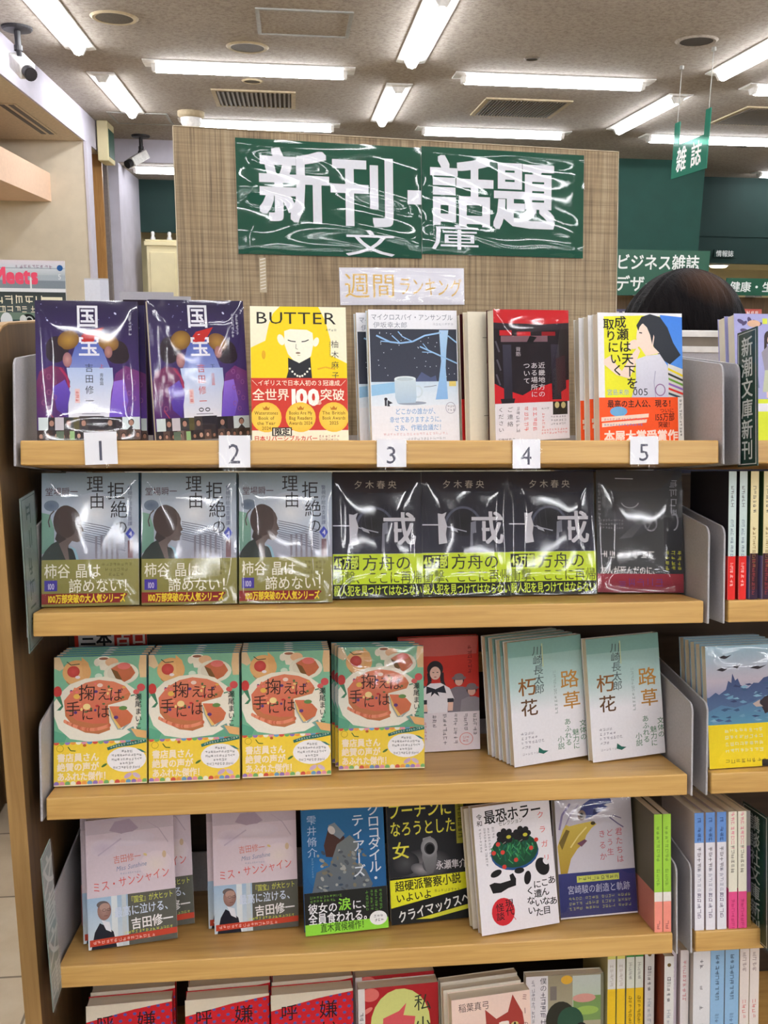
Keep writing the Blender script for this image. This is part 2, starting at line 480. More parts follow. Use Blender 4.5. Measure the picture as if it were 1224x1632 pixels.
def cov_yellow():
    A = Art(BW, BH, (75, 160, 560, 825))
    A.rect(75, 160, 560, 825, (248, 243, 214))
    Y = (244, 212, 36)
    A.poly([(225, 160), (420, 160), (455, 230), (480, 330), (478, 400), (560, 440), (560, 520), (76, 520), (76, 365), (150, 330), (168, 250), (190, 195)], Y)
    A.ell(140, 400, 10, 22, (226, 170, 40)); A.line([(410, 470), (450, 460), (500, 470)], 8, (232, 176, 44))
    sk = (250, 247, 226)
    A.poly([(245, 282), (275, 272), (360, 275), (388, 290), (393, 340), (378, 405), (345, 432), (318, 440), (290, 428), (262, 395), (246, 350)], sk)
    A.ell(228, 325, 17, 28, sk, rot=-20); A.ell(405, 335, 14, 24, sk, rot=20)
    A.line([(262, 326), (280, 332), (302, 334)], 5, (60, 60, 60)); A.line([(332, 334), (350, 332), (368, 324)], 5, (60, 60, 60))
    A.line([(304, 345), (302, 368), (312, 372)], 2.5, (120, 116, 104)); A.ell(313, 390, 12, 5, (150, 130, 110)); A.ell(316, 402, 8, 2, (190, 180, 150))
    A.poly([(262, 413), (318, 440), (375, 410), (378, 470), (382, 520), (250, 520), (262, 480)], (44, 44, 50))
    for i in range(9):
        t = i/8; A.ell(270+100*t, 468+38*math.sin(math.pi*t), 5.5, 5.5, (246, 244, 230), n=8)
    A.text('BUTTER', 100, 172, 84, (48, 46, 42), w=415, bold=0.0)
    A.marks(455, 268, 14, 4, (90, 90, 80))
    A.text('柚木麻子', 480, 325, 40, (66, 62, 54), vert=True, step=52)
    A.marks(470, 330, 10, 8, (120, 110, 90), vert=True)
    B = Art(BW, 0.0705, (75, 515, 560, 825)); rd = (204, 62, 50)
    B.rect(75, 515, 560, 825, (248, 240, 214)); B.rect(75, 515, 560, 772, rd)
    B.text('＼イギリスで日本人初の３冠達成／', 78, 524, 30, (250, 238, 216), w=475, bold=0.01)
    B.text('全世界', 80, 566, 62, (250, 236, 214), w=185, bold=0.015); B.text('突破', 420, 566, 62, (250, 236, 214), w=125, bold=0.015)
    B.text('100', 258, 552, 108, (255, 252, 244), w=160, bold=0.04); B.text('万部', 375, 622, 26, (250, 236, 214), bold=0.01)
    for cx in (148, 320, 488):
        B.ell(cx, 708, 76, 74, (240, 196, 70)); B.ell(cx, 708, 68, 66, (246, 212, 92), (240, 200, 76)); B.poly([(cx-18, 655), (cx-10, 664), (cx, 652), (cx+10, 664), (cx+18, 655), (cx+14, 672), (cx-14, 672)], (190, 120, 40))
    br = (120, 74, 30)
    for cx, ls in ((148, ('Waterstones', 'Book of', 'the Year', '2024')), (320, ('Books Are My', 'Bag Readers', 'Awards 2024')), (488, ('The British', 'Book Awards', '2025'))):
        for i, t in enumerate(ls):
            wd = min(118, len(t)*11.5); B.text(t, cx-wd/2, 674+i*25, 24, br, w=wd, bold=0.008)
    B.rect(175, 758, 274, 800, (40, 40, 40)); B.rect(182, 763, 268, 796, (246, 240, 220)); B.text('限定', 186, 762, 34, (30, 30, 30), w=78, bold=0.03)
    B.text('日本リバーシブルカバー', 84, 798, 28, rd, w=320, bold=0.02); B.marks(410, 795, 15, 7, (150, 70, 60)); B.marks(410, 811, 15, 7, (150, 70, 60))
    return dict(art=A, band=B, bandh=0.0705, spine=(250, 246, 226), th=0.016)
def cov_mug():
    A = Art(BW, BH, (690, 163, 1122, 824))
    A.rect(690, 163, 1122, 824, (238, 239, 246))
    A.text('マイクロスパイ・アンサンブル', 702, 182, 34, (122, 128, 144), w=400); A.text('伊坂幸太郎', 712, 222, 32, (140, 146, 160), w=165); A.marks(1000, 225, 15, 7, (180, 184, 196))
    A.rect(694, 258, 1118, 545, (56, 60, 72), (62, 66, 82))
    A.poly([(900, 530), (940, 472), (965, 488), (985, 500), (1010, 490), (1020, 545), (890, 545)], (84, 94, 130))
    A.rect(694, 520, 1118, 640, (206, 226, 244), (232, 240, 250)); A.poly([(694, 535), (812, 522), (812, 575), (694, 590)], (150, 196, 232))
    A.poly([(1032, 262), (1078, 262), (1066, 360), (1060, 450), (1068, 610), (1006, 612), (1024, 520), (1038, 420)], (176, 210, 242), (140, 184, 232))
    bl = (150, 190, 232)
    A.line([(1040, 275), (960, 290), (900, 320), (840, 328), (790, 322), (725, 290)], 8, bl); A.line([(840, 328), (800, 290)], 5, bl); A.line([(790, 322), (745, 318)], 5, bl); A.line([(900, 320), (850, 295), (830, 270)], 5, bl)
    A.line([(1118, 430), (1050, 398), (1000, 375), (935, 345)], 7, bl); A.line([(1000, 375), (945, 372)], 4, bl); A.line([(1118, 325), (1075, 290)], 7, bl); A.line([(975, 362), (950, 330)], 4, bl)
    for i in range(40): A.ell(RND.uniform(710, 1110), RND.uniform(270, 500), 2.4, 2.4, (200, 206, 220), n=6)
    A.ell(890, 628, 70, 9, (150, 160, 180)); A.ring(918, 570, 22, 28, 7, (206, 222, 232))
    A.poly([(806, 505), (910, 505), (912, 600), (906, 626), (818, 628), (808, 600)], (206, 222, 232), (176, 200, 222)); A.ell(858, 505, 52, 13, (224, 236, 242)); A.ell(858, 508, 42, 9, (190, 206, 216))
    A.line([(950, 548), (985, 545), (1012, 540)], 3, (120, 130, 150)); A.rect(1075, 520, 1110, 545, (226, 206, 120))
    A.rect(756, 600, 766, 640, (50, 50, 60)); A.poly([(770, 610), (795, 626), (778, 632), (782, 642), (768, 642)], (60, 60, 70)); A.ell(762, 606, 8, 8, (40, 40, 50), n=10)
    for i, t in enumerate(('どこかの誰かが、', '幸せでありますように。', 'さあ、作戦会議だ！')):
        A.text(t, 805-(i == 1)*28-(i == 2)*8, 652+i*41, 34, (124, 170, 216), w=(215, 270, 250)[i], bold=0.008)
    A.ring(1080, 655, 24, 28, 3, (170, 170, 190)); A.marks(1062, 640, 14, 3, (120, 120, 140)); A.marks(1062, 658, 14, 3, (120, 120, 140))
    A.marks(745, 775, 16, 20, (216, 180, 190)); A.marks(860, 800, 16, 12, (160, 164, 176))
    return dict(art=A, spine=(214, 226, 236), th=0.011)
def cov_gate():
    A = Art(BW, BH, (162, 30, 540, 755)); rd = (204, 32, 40)
    A.rect(162, 30, 540, 560, (34, 26, 32)); A.poly([(162, 30), (540, 30), (540, 125), (430, 110), (300, 105), (162, 105)], rd)
    A.poly([(162, 100), (350, 112), (540, 100), (540, 135), (350, 150), (162, 132)], (48, 40, 48))
    A.rect(190, 142, 250, 170, rd); A.rect(276, 150, 344, 178, rd); A.rect(400, 150, 470, 172, (150, 26, 34)); A.rect(196, 172, 430, 205, (124, 92, 100)); A.poly([(340, 172), (375, 180), (350, 215), (325, 205)], (20, 18, 22))
    A.poly([(162, 430), (225, 470), (300, 500), (350, 470), (440, 440), (540, 420), (540, 545), (162, 545)], rd)
    A.poly([(230, 300), (260, 470), (300, 490), (340, 465), (420, 440), (440, 300)], (36, 28, 34))
    A.poly([(204, 220), (246, 220), (250, 520), (208, 525)], (60, 58, 74), (40, 38, 50)); A.poly([(190, 515), (262, 515), (256, 545), (196, 545)], (30, 26, 34))
    A.poly([(446, 220), (488, 220), (500, 530), (452, 530)], (58, 52, 66), (36, 30, 40)); A.poly([(470, 300), (520, 280), (525, 470), (480, 500)], (60, 30, 40))
    wh = (232, 226, 230)
    A.text('近畿地方の', 380, 318, 36, wh, vert=True, step=40); A.text('ある場所に', 342, 318, 36, wh, vert=True, step=40); A.text('ついて', 304, 318, 36, wh, vert=True, step=42); A.text('背筋', 268, 232, 26, (190, 180, 186), vert=True)
    for p in ((170, 200), (176, 300), (172, 380)): A.line([(p[0], p[1]), (p[0]+18, p[1]+60)], 8, (90, 86, 96))
    B = Art(BW, 0.0445, (162, 540, 540, 755)); B.rect(162, 540, 540, 755, (238, 234, 240))
    g = (70, 66, 76)
    B.text('ください', 176, 560, 28, g, vert=True, step=37); B.text('ご連絡', 220, 560, 30, g, vert=True, step=40); B.marks(262, 560, 24, 6, (120, 116, 126), vert=True)
    B.marks(302, 560, 28, 5, (220, 90, 90), vert=True); B.marks(346, 565, 28, 5, (222, 80, 86), vert=True); B.marks(392, 570, 15, 3, (110, 100, 110)); B.marks(395, 600, 18, 5, (220, 100, 100), vert=True)
    B.rect(453, 535, 530, 615, (26, 26, 26)); B.ell(475, 560, 12, 18, (200, 190, 130)); B.ell(508, 562, 12, 18, (200, 190, 130))
    B.marks(440, 620, 14, 6, (120, 116, 126)); B.marks(440, 640, 14, 6, (120, 116, 126)); B.marks(440, 660, 14, 6, (120, 116, 126)); B.marks(390, 692, 14, 10, (222, 110, 110)); B.marks(390, 710, 14, 10, (222, 110, 110)); B.text('近畿地方の', 170, 732, 22, (70, 66, 76), w=90)
    return dict(art=A, band=B, bandh=0.0445, spine=(60, 20, 26), th=0.014)
def cov_girl():
    A = Art(BW, BH, (705, 75, 1160, 755))
    A.rect(705, 75, 1160, 755, (240, 240, 244)); A.poly([(738, 95), (940, 88), (1160, 95), (1160, 520), (712, 520)], (234, 232, 52)); A.rect(705, 75, 738, 520, (240, 240, 244))
    A.poly([(1040, 84), (1160, 95), (1160, 520), (1060, 420)], (66, 128, 222), (90, 150, 226))
    A.poly([(1080, 340), (1160, 370), (1160, 520), (1060, 520)], (216, 214, 210))
    for i, c in enumerate(((236, 214, 40), (60, 60, 60), (110, 160, 60), (150, 110, 190), (214, 60, 50), (60, 80, 90))):
        A.poly([(1080, 362+i*26), (1160, 400+i*24), (1160, 412+i*24), (1080, 374+i*26)], c)
    hr = (48, 52, 60); sk = (246, 222, 206)
    A.poly([(912, 140), (940, 95), (985, 80), (1040, 95), (1080, 150), (1110, 230), (1150, 295), (1120, 320), (1090, 345), (1050, 320), (1010, 270), (985, 200)], hr)
    A.poly([(918, 140), (950, 130), (990, 150), (1008, 200), (1000, 250), (1035, 285), (960, 300), (935, 262), (918, 245), (910, 205)], sk)
    A.poly([(912, 142), (945, 96), (1000, 100), (1005, 180), (995, 240), (985, 190), (968, 150), (945, 128), (928, 150), (922, 170)], hr)
    A.line([(926, 178), (942, 180)], 6, (60, 50, 50)); A.line([(916, 228), (926, 230)], 4, (200, 120, 110))
    A.ell(898, 240, 30, 24, sk, rot=-20); A.ell(880, 250, 14, 20, sk, rot=30); A.poly([(735, 320), (770, 300), (800, 345), (830, 380), (880, 300), (915, 255), (930, 275), (870, 420), (800, 400), (735, 345)], sk)
    A.poly([(905, 320), (960, 300), (1035, 290), (1075, 350), (1082, 430), (1080, 520), (880, 520), (905, 420)], (222, 222, 234), (206, 206, 222)); A.line([(1010, 520), (1002, 440), (1010, 380)], 5, (176, 176, 200)); A.ring(1035, 480, 26, 30, 6, (150, 120, 160))
    A.text('005', 886, 462, 52, (50, 54, 66), w=84)
    ti = (40, 36, 34)
    A.text('成瀬は天下を', 792, 90, 66, ti, vert=True, step=64, drift=12, bold=0.015)
    A.text('取りにいく', 732, 104, 62, ti, vert=True, step=60, drift=11, bold=0.015)
    A.text('宮島未奈', 748, 474, 34, (110, 150, 190), w=120)
    B = Art(BW, 0.0525, (705, 518, 1160, 755)); B.rect(705, 518, 1160, 755, (232, 232, 228)); B.rect(705, 518, 1130, 755, (244, 88, 36))
    B.text('最高の主人公、現る！', 748, 530, 42, (40, 30, 26), w=365, bold=0.02)
    B.ell(808, 592, 46, 26, (110, 170, 216)); B.poly([(715, 622), (970, 604), (968, 624), (715, 644)], (246, 220, 200)); B.poly([(718, 652), (960, 634), (956, 652), (718, 674)], (246, 220, 200)); B.marks(728, 625, 15, 15, (200, 100, 140)); B.marks(728, 655, 15, 14, (100, 120, 190))
    B.text('ついに', 1030, 576, 26, (90, 30, 20), bold=0.01); B.text('155万部', 1000, 600, 46, (90, 30, 20), w=110, bold=0.02); B.text('突破！', 1020, 646, 34, (90, 30, 20), w=80, bold=0.02)
    B.text('本屋大賞受賞作', 728, 690, 64, (252, 226, 214), w=400, bold=0.03); B.marks(1136, 530, 18, 11, (60, 60, 60), vert=True)
    return dict(art=A, band=B, bandh=0.0525, spine=(226, 226, 222), th=0.015)
def cov_refusal():
    A = Art(BW, BH, (20, 105, 1115, 1565))
    A.rect(20, 105, 1115, 420, (136, 160, 174), (188, 204, 222)); A.rect(20, 420, 1115, 1070, (188, 204, 222), (164, 166, 182))
    A.ell(620, 560, 300, 240, (240, 244, 250), (190, 204, 222)); A.poly([(20, 540), (110, 560), (160, 720), (160, 900), (20, 1000)], (132, 176, 158), (110, 150, 136))
    A.ell(130, 465, 85, 60, (100, 116, 140), (124, 140, 160))
    for i in range(9): A.line([(480, 650+i*24), (700, 690+i*26), (960, 760+i*26)], 9, (120, 124, 142))
    for i in range(5): A.rect(620+i*60, 800, 645+i*60, 1060, (128, 128, 142), (146, 142, 152))
    A.line([(110, 700), (95, 640), (120, 560), (160, 520)], 14, (92, 84, 84))
    hd = (78, 66, 64)
    A.ell(310, 650, 150, 180, (74, 62, 60)); A.poly([(380, 520), (445, 560), (470, 620), (465, 670), (492, 742), (466, 762), (478, 790), (462, 812), (456, 852), (420, 868), (360, 852), (320, 900), (330, 1060), (200, 1060), (190, 830)], (90, 78, 74), (118, 106, 104)); A.ell(290, 640, 140, 180, hd); A.poly([(190, 760), (300, 830), (210, 880), (170, 830)], (66, 58, 58))
    A.poly([(20, 1030), (60, 960), (130, 885), (200, 850), (290, 1062), (20, 1062)], (58, 66, 64)); A.poly([(310, 925), (365, 940), (392, 1000), (408, 1062), (330, 1062)], (62, 66, 66)); A.poly([(320, 900), (400, 940), (440, 1062), (408, 1062), (380, 960)], (150, 190, 206))
    ti = (44, 46, 54)
    A.text('理', 520, 128, 200, ti, bold=0.0); A.text('由', 548, 320, 190, ti); A.text('拒', 755, 200, 210, ti); A.text('絶', 790, 410, 205, ti); A.text('の', 822, 620, 175, ti)
    A.text('堂場瞬一', 58, 262, 98, (84, 44, 58), w=370)
    A.text('警視庁総合支援課', 990, 250, 54, (78, 84, 120), vert=True, step=56); A.poly([(1018, 712), (1072, 780), (1018, 850), (964, 780)], (72, 84, 186)); A.text('4', 1000, 740, 80, (226, 226, 240)); A.rect(990, 855, 1050, 1050, (120, 96, 104), (140, 110, 116))
    B = Art(BW, 0.0525, (20, 1058, 1115, 1565)); B.rect(20, 1058, 1115, 1565, (150, 146, 84), (134, 128, 68))
    wh = (242, 238, 222)
    B.text('柿谷 晶は', 48, 1098, 165, wh, w=640, bold=0.008); B.text('諦めない！', 320, 1262, 165, wh, w=760, bold=0.008)
    for i in range(3): B.marks(690+i*40, 1095+i*55, 44, 8-i*2, (108, 104, 56))
    B.rect(52, 1282, 195, 1398, (74, 62, 160)); B.text('100', 84, 1300, 90, (210, 206, 236), w=80, bold=0.02)
    B.poly([(20, 1425), (960, 1430), (990, 1440), (900, 1535), (20, 1540)], (140, 42, 40)); B.text('100万部突破の大人気シリーズ', 84, 1432, 100, (244, 214, 54), w=880, bold=0.03)
    return dict(art=A, band=B, bandh=0.0525, spine=(70, 130, 180), th=0.014, wrap=True)
def cov_dark():
    A = Art(BW, BH, (595, 95, 1115, 840))
    A.rect(595, 95, 1115, 580, (34, 35, 48), (44, 46, 62)); A.ell(840, 400, 82, 82, (24, 24, 28), (34, 36, 46)); A.ring(840, 440, 110, 130, 14, (84, 88, 108), 180, 360)
    for i in range(14): x = RND.uniform(640, 1080); A.line([(x, 520), (x+RND.uniform(-30, 30), 300)], 2, (58, 60, 74))
    c = (212, 212, 222)
    A.line([(597, 413), (700, 414)], 7, c); A.poly([(690, 345), (716, 350), (742, 338), (730, 370), (744, 420), (736, 470), (744, 522), (694, 530)], c)
    A.line([(744, 425), (800, 440), (860, 455)], 7, (150, 152, 166)); A.poly([(760, 420), (800, 440), (810, 460), (770, 445)], (170, 172, 184))
    A.text('戒', 880, 330, 205, c, bold=0.02); A.poly([(885, 400), (920, 390), (905, 560), (878, 568)], (126, 128, 142))
    for i in range(12): A.rect(890+RND.uniform(0, 60), 380+RND.uniform(0, 180), 897+RND.uniform(0, 60), 400+RND.uniform(0, 180), (54, 56, 70))
    A.text('夕木春央', 720, 145, 52, (186, 178, 166), step=66)
    B = Art(BW, 0.0525, (595, 580, 1115, 840)); B.rect(595, 580, 1115, 840, (204, 228, 42)); dk = (36, 40, 30)
    B.rect(600, 592, 745, 672, dk); B.text('45万部', 602, 592, 78, (216, 236, 80), w=140, bold=0.03)
    B.text('方舟の', 762, 584, 98, (54, 60, 40), w=290, bold=0.005); B.text('衝撃、ここに再帰', 595, 678, 82, (66, 72, 40), w=520)
    B.rect(595, 758, 1115, 840, dk); B.text('殺人犯を見つけてはならない', 598, 762, 66, (206, 228, 62), w=514, bold=0.02)
    return dict(art=A, band=B, bandh=0.0525, spine=(30, 30, 42), th=0.014, wrap=True)
def cov_slate():
    A = Art(BW, BH, (165, 100, 690, 825))
    A.rect(165, 100, 690, 825, (58, 60, 64), (66, 68, 70)); A.ell(370, 380, 150, 120, (92, 92, 100), (62, 64, 68)); A.poly([(300, 510), (420, 400), (500, 360), (380, 500)], (84, 86, 90)); A.rect(575, 380, 690, 715, (44, 46, 52))
    A.line([(280, 150), (390, 152)], 6, (176, 178, 186)); A.ring(370, 280, 55, 45, 6, (150, 150, 158), 20, 160); A.ring(495, 420, 36, 40, 8, (150, 150, 158)); A.text('の', 445, 370, 100, (104, 106, 112)); A.ring(635, 405, 26, 50, 9, (140, 140, 148), -90, 90)
    A.marks(610, 150, 56, 4, (140, 142, 150), vert=True)
    for i in range(3): A.marks(185, 392+i*22, 16, 9, (128, 128, 134))
    A.marks(172, 170, 22, 12, (120, 122, 128), vert=True)
    wh = (220, 216, 212)
    A.marks(186, 576, 50, 7, wh, gap=0.95); A.text('友人が死んだのに、', 182, 668, 56, wh, w=360, bold=0.01)
    for x in (578, 615, 652): A.marks(x, 576, 30, 4, (196, 196, 54), vert=True)
    A.rect(165, 715, 690, 825, (158, 44, 60), (120, 30, 46)); A.marks(290, 738, 56, 5, (112, 44, 110))
    return dict(art=A, spine=(56, 58, 64), th=0.016, wrap=True)
def cov_pie():
    A = Art(BW, BH, (92, 185, 1068, 1525))
    g = (130, 190, 156)
    A.rect(92, 185, 1068, 1090, (136, 192, 160), (118, 182, 146)); A.poly([(92, 950), (230, 1000), (200, 1080), (92, 1080)], (96, 166, 136)); A.poly([(400, 1030), (640, 990), (1068, 960), (1068, 1080), (420, 1080)], (108, 176, 142))
    w_ = (238, 232, 214); tan = (224, 172, 112)
    A.poly([(92, 185), (150, 185), (200, 300), (150, 330), (92, 300)], (226, 200, 160)); A.ell(330, 350, 150, 130, (232, 186, 126), tan); A.poly([(380, 190), (450, 250), (480, 350), (430, 440), (390, 380)], tan); A.line([(220, 440), (250, 470), (300, 486)], 8, (190, 120, 70)); A.line([(225, 235), (270, 270), (360, 262)], 8, (44, 66, 60))
    A.ell(295, 340, 66, 60, (206, 84, 76), (190, 70, 62)); A.ell(340, 400, 26, 16, (236, 226, 226)); A.ell(560, 395, 40, 30, (206, 226, 206))
    A.ell(545, 250, 34, 40, w_); A.poly([(548, 205), (680, 205), (665, 310), (630, 336), (580, 330)], w_); A.ell(614, 210, 66, 22, (246, 242, 230)); A.ell(614, 212, 50, 14, (150, 100, 76)); A.ell(700, 250, 70, 46, (232, 190, 150))
    A.poly([(1000, 185), (1068, 185), (1068, 420), (1000, 420), (985, 300)], (228, 196, 150))
    A.ell(800, 372, 186, 118, w_, (228, 226, 206)); A.ell(800, 368, 150, 90, (222, 216, 196)); A.poly([(690, 320), (760, 280), (830, 260), (910, 300), (950, 370), (900, 430), (820, 470), (760, 420)], (202, 112, 80), (184, 104, 66)); A.ell(830, 295, 70, 36, (222, 120, 112)); A.poly([(690, 318), (760, 350), (800, 420), (820, 465), (740, 420)], (120, 86, 46))
    # big plate and tart
    A.poly([(92, 650), (180, 540), (260, 470), (420, 415), (620, 400), (800, 440), (940, 540), (1000, 680), (1010, 820), (960, 960), (780, 1050), (480, 1080), (260, 1040), (140, 930), (92, 800)], w_, (244, 238, 222))
    A.poly([(196, 640), (290, 530), (420, 460), (560, 432), (720, 455), (840, 505), (900, 590), (870, 650), (660, 700), (680, 960), (560, 1000), (420, 980), (300, 920), (210, 800)], (206, 122, 84), (190, 118, 76))
    A.poly([(196, 640), (290, 530), (420, 460), (560, 432), (720, 455), (840, 505), (890, 570), (640, 690), (655, 890), (500, 890), (330, 850), (220, 760)], (220, 132, 100), (210, 108, 84))
    for i in range(30):
        t = i/29; x = 205+470*t; y = 800+150*math.sin(math.pi*(0.12+0.62*t)); A.ell(x, y, 15, 20, RND.choice([(218, 128, 98), (200, 108, 78), (228, 144, 112)]), n=8)
    for i in range(36):
        x, y = RND.uniform(260, 840), RND.uniform(470, 800)
        if x > 620 and y > 640: continue
        A.ell(x, y, RND.uniform(12, 26), RND.uniform(9, 18), RND.choice([(232, 140, 108), (222, 176, 84), (196, 60, 60), (232, 120, 120), (90, 110, 70), (92, 62, 120), (234, 206, 130)]), n=9)
    A.ell(435, 710, 40, 32, (238, 216, 150)); A.ell(575, 490, 30, 20, (238, 212, 200)); A.ell(330, 600, 34, 26, (228, 184, 88))
    A.poly([(660, 720), (690, 830), (760, 960), (820, 960), (900, 890), (920, 820), (800, 960)], (156, 170, 166)); A.poly([(672, 712), (780, 716), (870, 760), (925, 820), (900, 890), (800, 940), (740, 860)], (212, 116, 84), (194, 110, 72)); A.poly([(672, 712), (740, 860), (800, 940), (770, 950), (700, 830)], (224, 186, 110)); A.ell(820, 735, 44, 22, (104, 140, 80)); A.ell(745, 830, 24, 18, (96, 60, 120)); A.poly([(860, 960), (930, 930), (960, 1020), (930, 1040), (900, 990)], (120, 160, 150))
    A.poly([(900, 950), (1068, 980), (1068, 1060), (960, 1040)], (226, 176, 116))
    A.ell(130, 545, 44, 58, (198, 66, 62)); A.poly([(110, 600), (160, 590), (190, 700), (160, 740), (120, 740), (170, 690)], (72, 130, 98)); A.ell(1010, 525, 44, 40, (206, 84, 86)); A.ell(960, 570, 34, 26, (212, 100, 96)); A.line([(900, 610), (945, 600)], 14, (90, 140, 110))
    ti = (60, 40, 36)
    A.text('掬', 345, 470, 185, ti); A.text('え', 540, 515, 140, ti); A.text('ば', 670, 520, 150, ti); A.text('手', 208, 645, 165, ti); A.text('に', 372, 720, 140, ti); A.text('は', 535, 690, 150, ti)
    A.text('瀬尾まいこ', 946, 585, 74, (40, 44, 44), vert=True, step=76, bold=0.01)
    B = Art(BW, 0.051, (92, 1072, 1068, 1525)); B.rect(92, 1072, 1068, 1525, (246, 212, 66), (244, 214, 84))
    pal = [(214, 90, 76), (120, 180, 110), (150, 120, 190), (238, 160, 80), (244, 240, 226), (230, 150, 170), (110, 160, 200)]
    for i in range(17):
        B.ell(120+i*58, 1076, 30, 24, pal[i % 7], n=10); B.ell(120+i*58, 1500, 28, 24, pal[(i*3+2) % 7], n=10)
    B.rect(92, 1513, 1068, 1525, (244, 230, 190))
    pk = (252, 236, 214)
    for i, t in enumerate(('書店員さん', '絶賛の声が', 'あふれた傑作！')):
        B.text(t, 126, 1186+i*98, 92, pk, w=(440, 440, 560)[i], bold=0.03)
    B.ring(158, 1135, 36, 34, 6, (190, 160, 40)); B.line([(240, 1120), (270, 1160), (320, 1165)], 10, (70, 100, 40)); B.ell(415, 1110, 18, 14, (190, 100, 40)); B.ell(620, 1325, 34, 12, (80, 120, 60), rot=-30)
    B.ell(856, 1272, 208, 130, (250, 248, 250)); B.poly([(650, 1140), (760, 1105), (900, 1085), (1068, 1050), (1068, 1100), (900, 1128), (770, 1140), (660, 1170)], (48, 112, 104))
    for i in range(13): B.marks(680+i*29, 1122-i*4.6, 27, 1, (216, 232, 220))
    for i, (x, n) in enumerate(((800, 4), (692, 11), (696, 11), (782, 5), (705, 10))):
        B.marks(x, 1170+i*42, 32, n, (60, 58, 66), gap=0.92)
    B.poly([(960, 1160), (1010, 1170), (1068, 1210), (1020, 1200)], (70, 130, 120)); B.ell(870, 1440, 46, 22, (206, 176, 206), rot=-30); B.ell(960, 1440, 46, 22, (214, 190, 214), rot=30)
    return dict(art=A, band=B, bandh=0.051, spine=(90, 160, 190), th=0.0114)
def cov_uniform():
    A = Art(BW, BH, (62, 120, 522, 890))
    A.rect(62, 120, 522, 640, (204, 62, 48), (196, 48, 40)); A.poly([(62, 120), (522, 120), (510, 240), (300, 250), (62, 240)], (194, 96, 88))
    A.marks(120, 190, 34, 6, (110, 40, 40), vert=True, gap=0.95); A.marks(455, 180, 32, 6, (100, 36, 36), vert=True)
    def pers(x, y, s_, body, hat=False):
        A.poly([(x-60*s_, y+60*s_), (x-20*s_, y+40*s_), (x+20*s_, y+40*s_), (x+60*s_, y+60*s_), (x+70*s_, 650), (x-70*s_, 650)], body); A.ell(x, y-6*s_, 30*s_, 36*s_, (56, 48, 50)); A.ell(x, y+4*s_, 23*s_, 30*s_, (222, 176, 160))
        if hat: A.ell(x, y-18*s_, 42*s_, 14*s_, (124, 110, 116)); A.ell(x, y-30*s_, 28*s_, 20*s_, (130, 116, 120))
    pers(75, 380, 1.0, (206, 206, 226)); pers(176, 400, 1.0, (100, 96, 112)); pers(405, 420, 1.0, (128, 120, 130), True); pers(478, 490, 1.0, (146, 140, 148), True); pers(130, 560, 1.1, (134, 126, 140))
    A.ell(268, 335, 46, 56, (46, 40, 44)); A.line([(232, 360), (236, 420), (226, 452)], 22, (46, 40, 44)); A.line([(306, 360), (308, 420), (318, 452)], 22, (46, 40, 44)); A.ell(268, 362, 31, 44, (240, 200, 184)); A.line([(252, 356), (262, 358)], 5, (60, 50, 50)); A.line([(276, 358), (286, 356)], 5, (60, 50, 50)); A.ell(268, 388, 8, 3, (190, 90, 90))
    A.poly([(190, 470), (240, 430), (300, 430), (350, 466), (376, 540), (340, 560), (334, 650), (220, 650), (216, 560), (186, 540)], (238, 232, 238)); A.poly([(216, 448), (268, 470), (318, 446), (330, 500), (280, 490), (290, 520), (262, 496), (240, 520), (246, 488), (214, 500)], (44, 44, 54)); A.rect(186, 540, 218, 570, (52, 52, 60)); A.rect(336, 536, 372, 562, (52, 52, 60)); A.poly([(186, 570), (216, 570), (222, 620), (190, 620)], (236, 196, 180)); A.poly([(340, 562), (370, 562), (366, 620), (338, 620)], (236, 196, 180))
    B = Art(BW, 0.051, (62, 632, 522, 890)); B.rect(62, 632, 522, 890, (232, 222, 228))
    k = (78, 74, 84); rd = (206, 110, 114)
    for x, y, n in ((480, 645, 5), (426, 640, 4), (366, 640, 7), (304, 640, 7), (244, 640, 3)): B.marks(x, y, 30, n, k, vert=True)
    for x, y, n in ((196, 690, 6), (164, 690, 8), (132, 695, 7)): B.marks(x, y, 20, n, rd, vert=True)
    B.marks(90, 650, 16, 5, (170, 140, 170), vert=True); B.ring(442, 815, 38, 40, 4, (220, 130, 130)); B.marks(420, 795, 20, 2, rd); B.marks(420, 818, 20, 2, rd)
    return dict(art=A, band=B, bandh=0.051, spine=(190, 50, 40), th=0.013)
def cov_teal():
    A = Art(0.105, 0.156, (125, 92, 565, 835))
    A.rect(125, 92, 565, 360, (126, 168, 160), (178, 204, 202)); A.rect(125, 360, 565, 520, (178, 204, 202), (232, 232, 238)); A.rect(125, 520, 565, 835, (234, 233, 239)); A.rect(125, 92, 565, 185, (120, 160, 152), (126, 166, 158))
    A.text('川崎長太郎', 268, 128, 62, (72, 82, 84), vert=True, step=58, slant=0.1); A.rect(325, 120, 331, 260, (186, 196, 150))
    br = (134, 88, 42); gd = (184, 132, 62)
    A.text('朽', 172, 312, 112, br, bold=0.012); A.text('花', 180, 440, 106, (96, 66, 42), bold=0.012); A.text('路', 424, 296, 116, gd, bold=0.012); A.text('草', 432, 428, 112, gd, bold=0.012)
    A.marks(382, 290, 22, 12, (140, 156, 156), vert=True)
    for i in range(4): A.marks(172, 636+i*27, 20, (4, 5, 7, 3)[i], (126, 122, 140))
    A.marks(176, 760, 16, 6, (170, 166, 180)); A.poly([(275, 738), (300, 760), (330, 768), (300, 782), (270, 770)], (44, 104, 92))
    gn = (104, 142, 120)
    for x, y, t in ((388, 690, '小説'), (434, 590, 'あふれる'), (480, 660, '魅力に'), (526, 612, '文体の')): A.text(t, x, y, 42, gn, vert=True, step=42, bold=0.01)
    return dict(art=A, spine=(214, 220, 220), th=0.012, h=0.156, w=0.105)
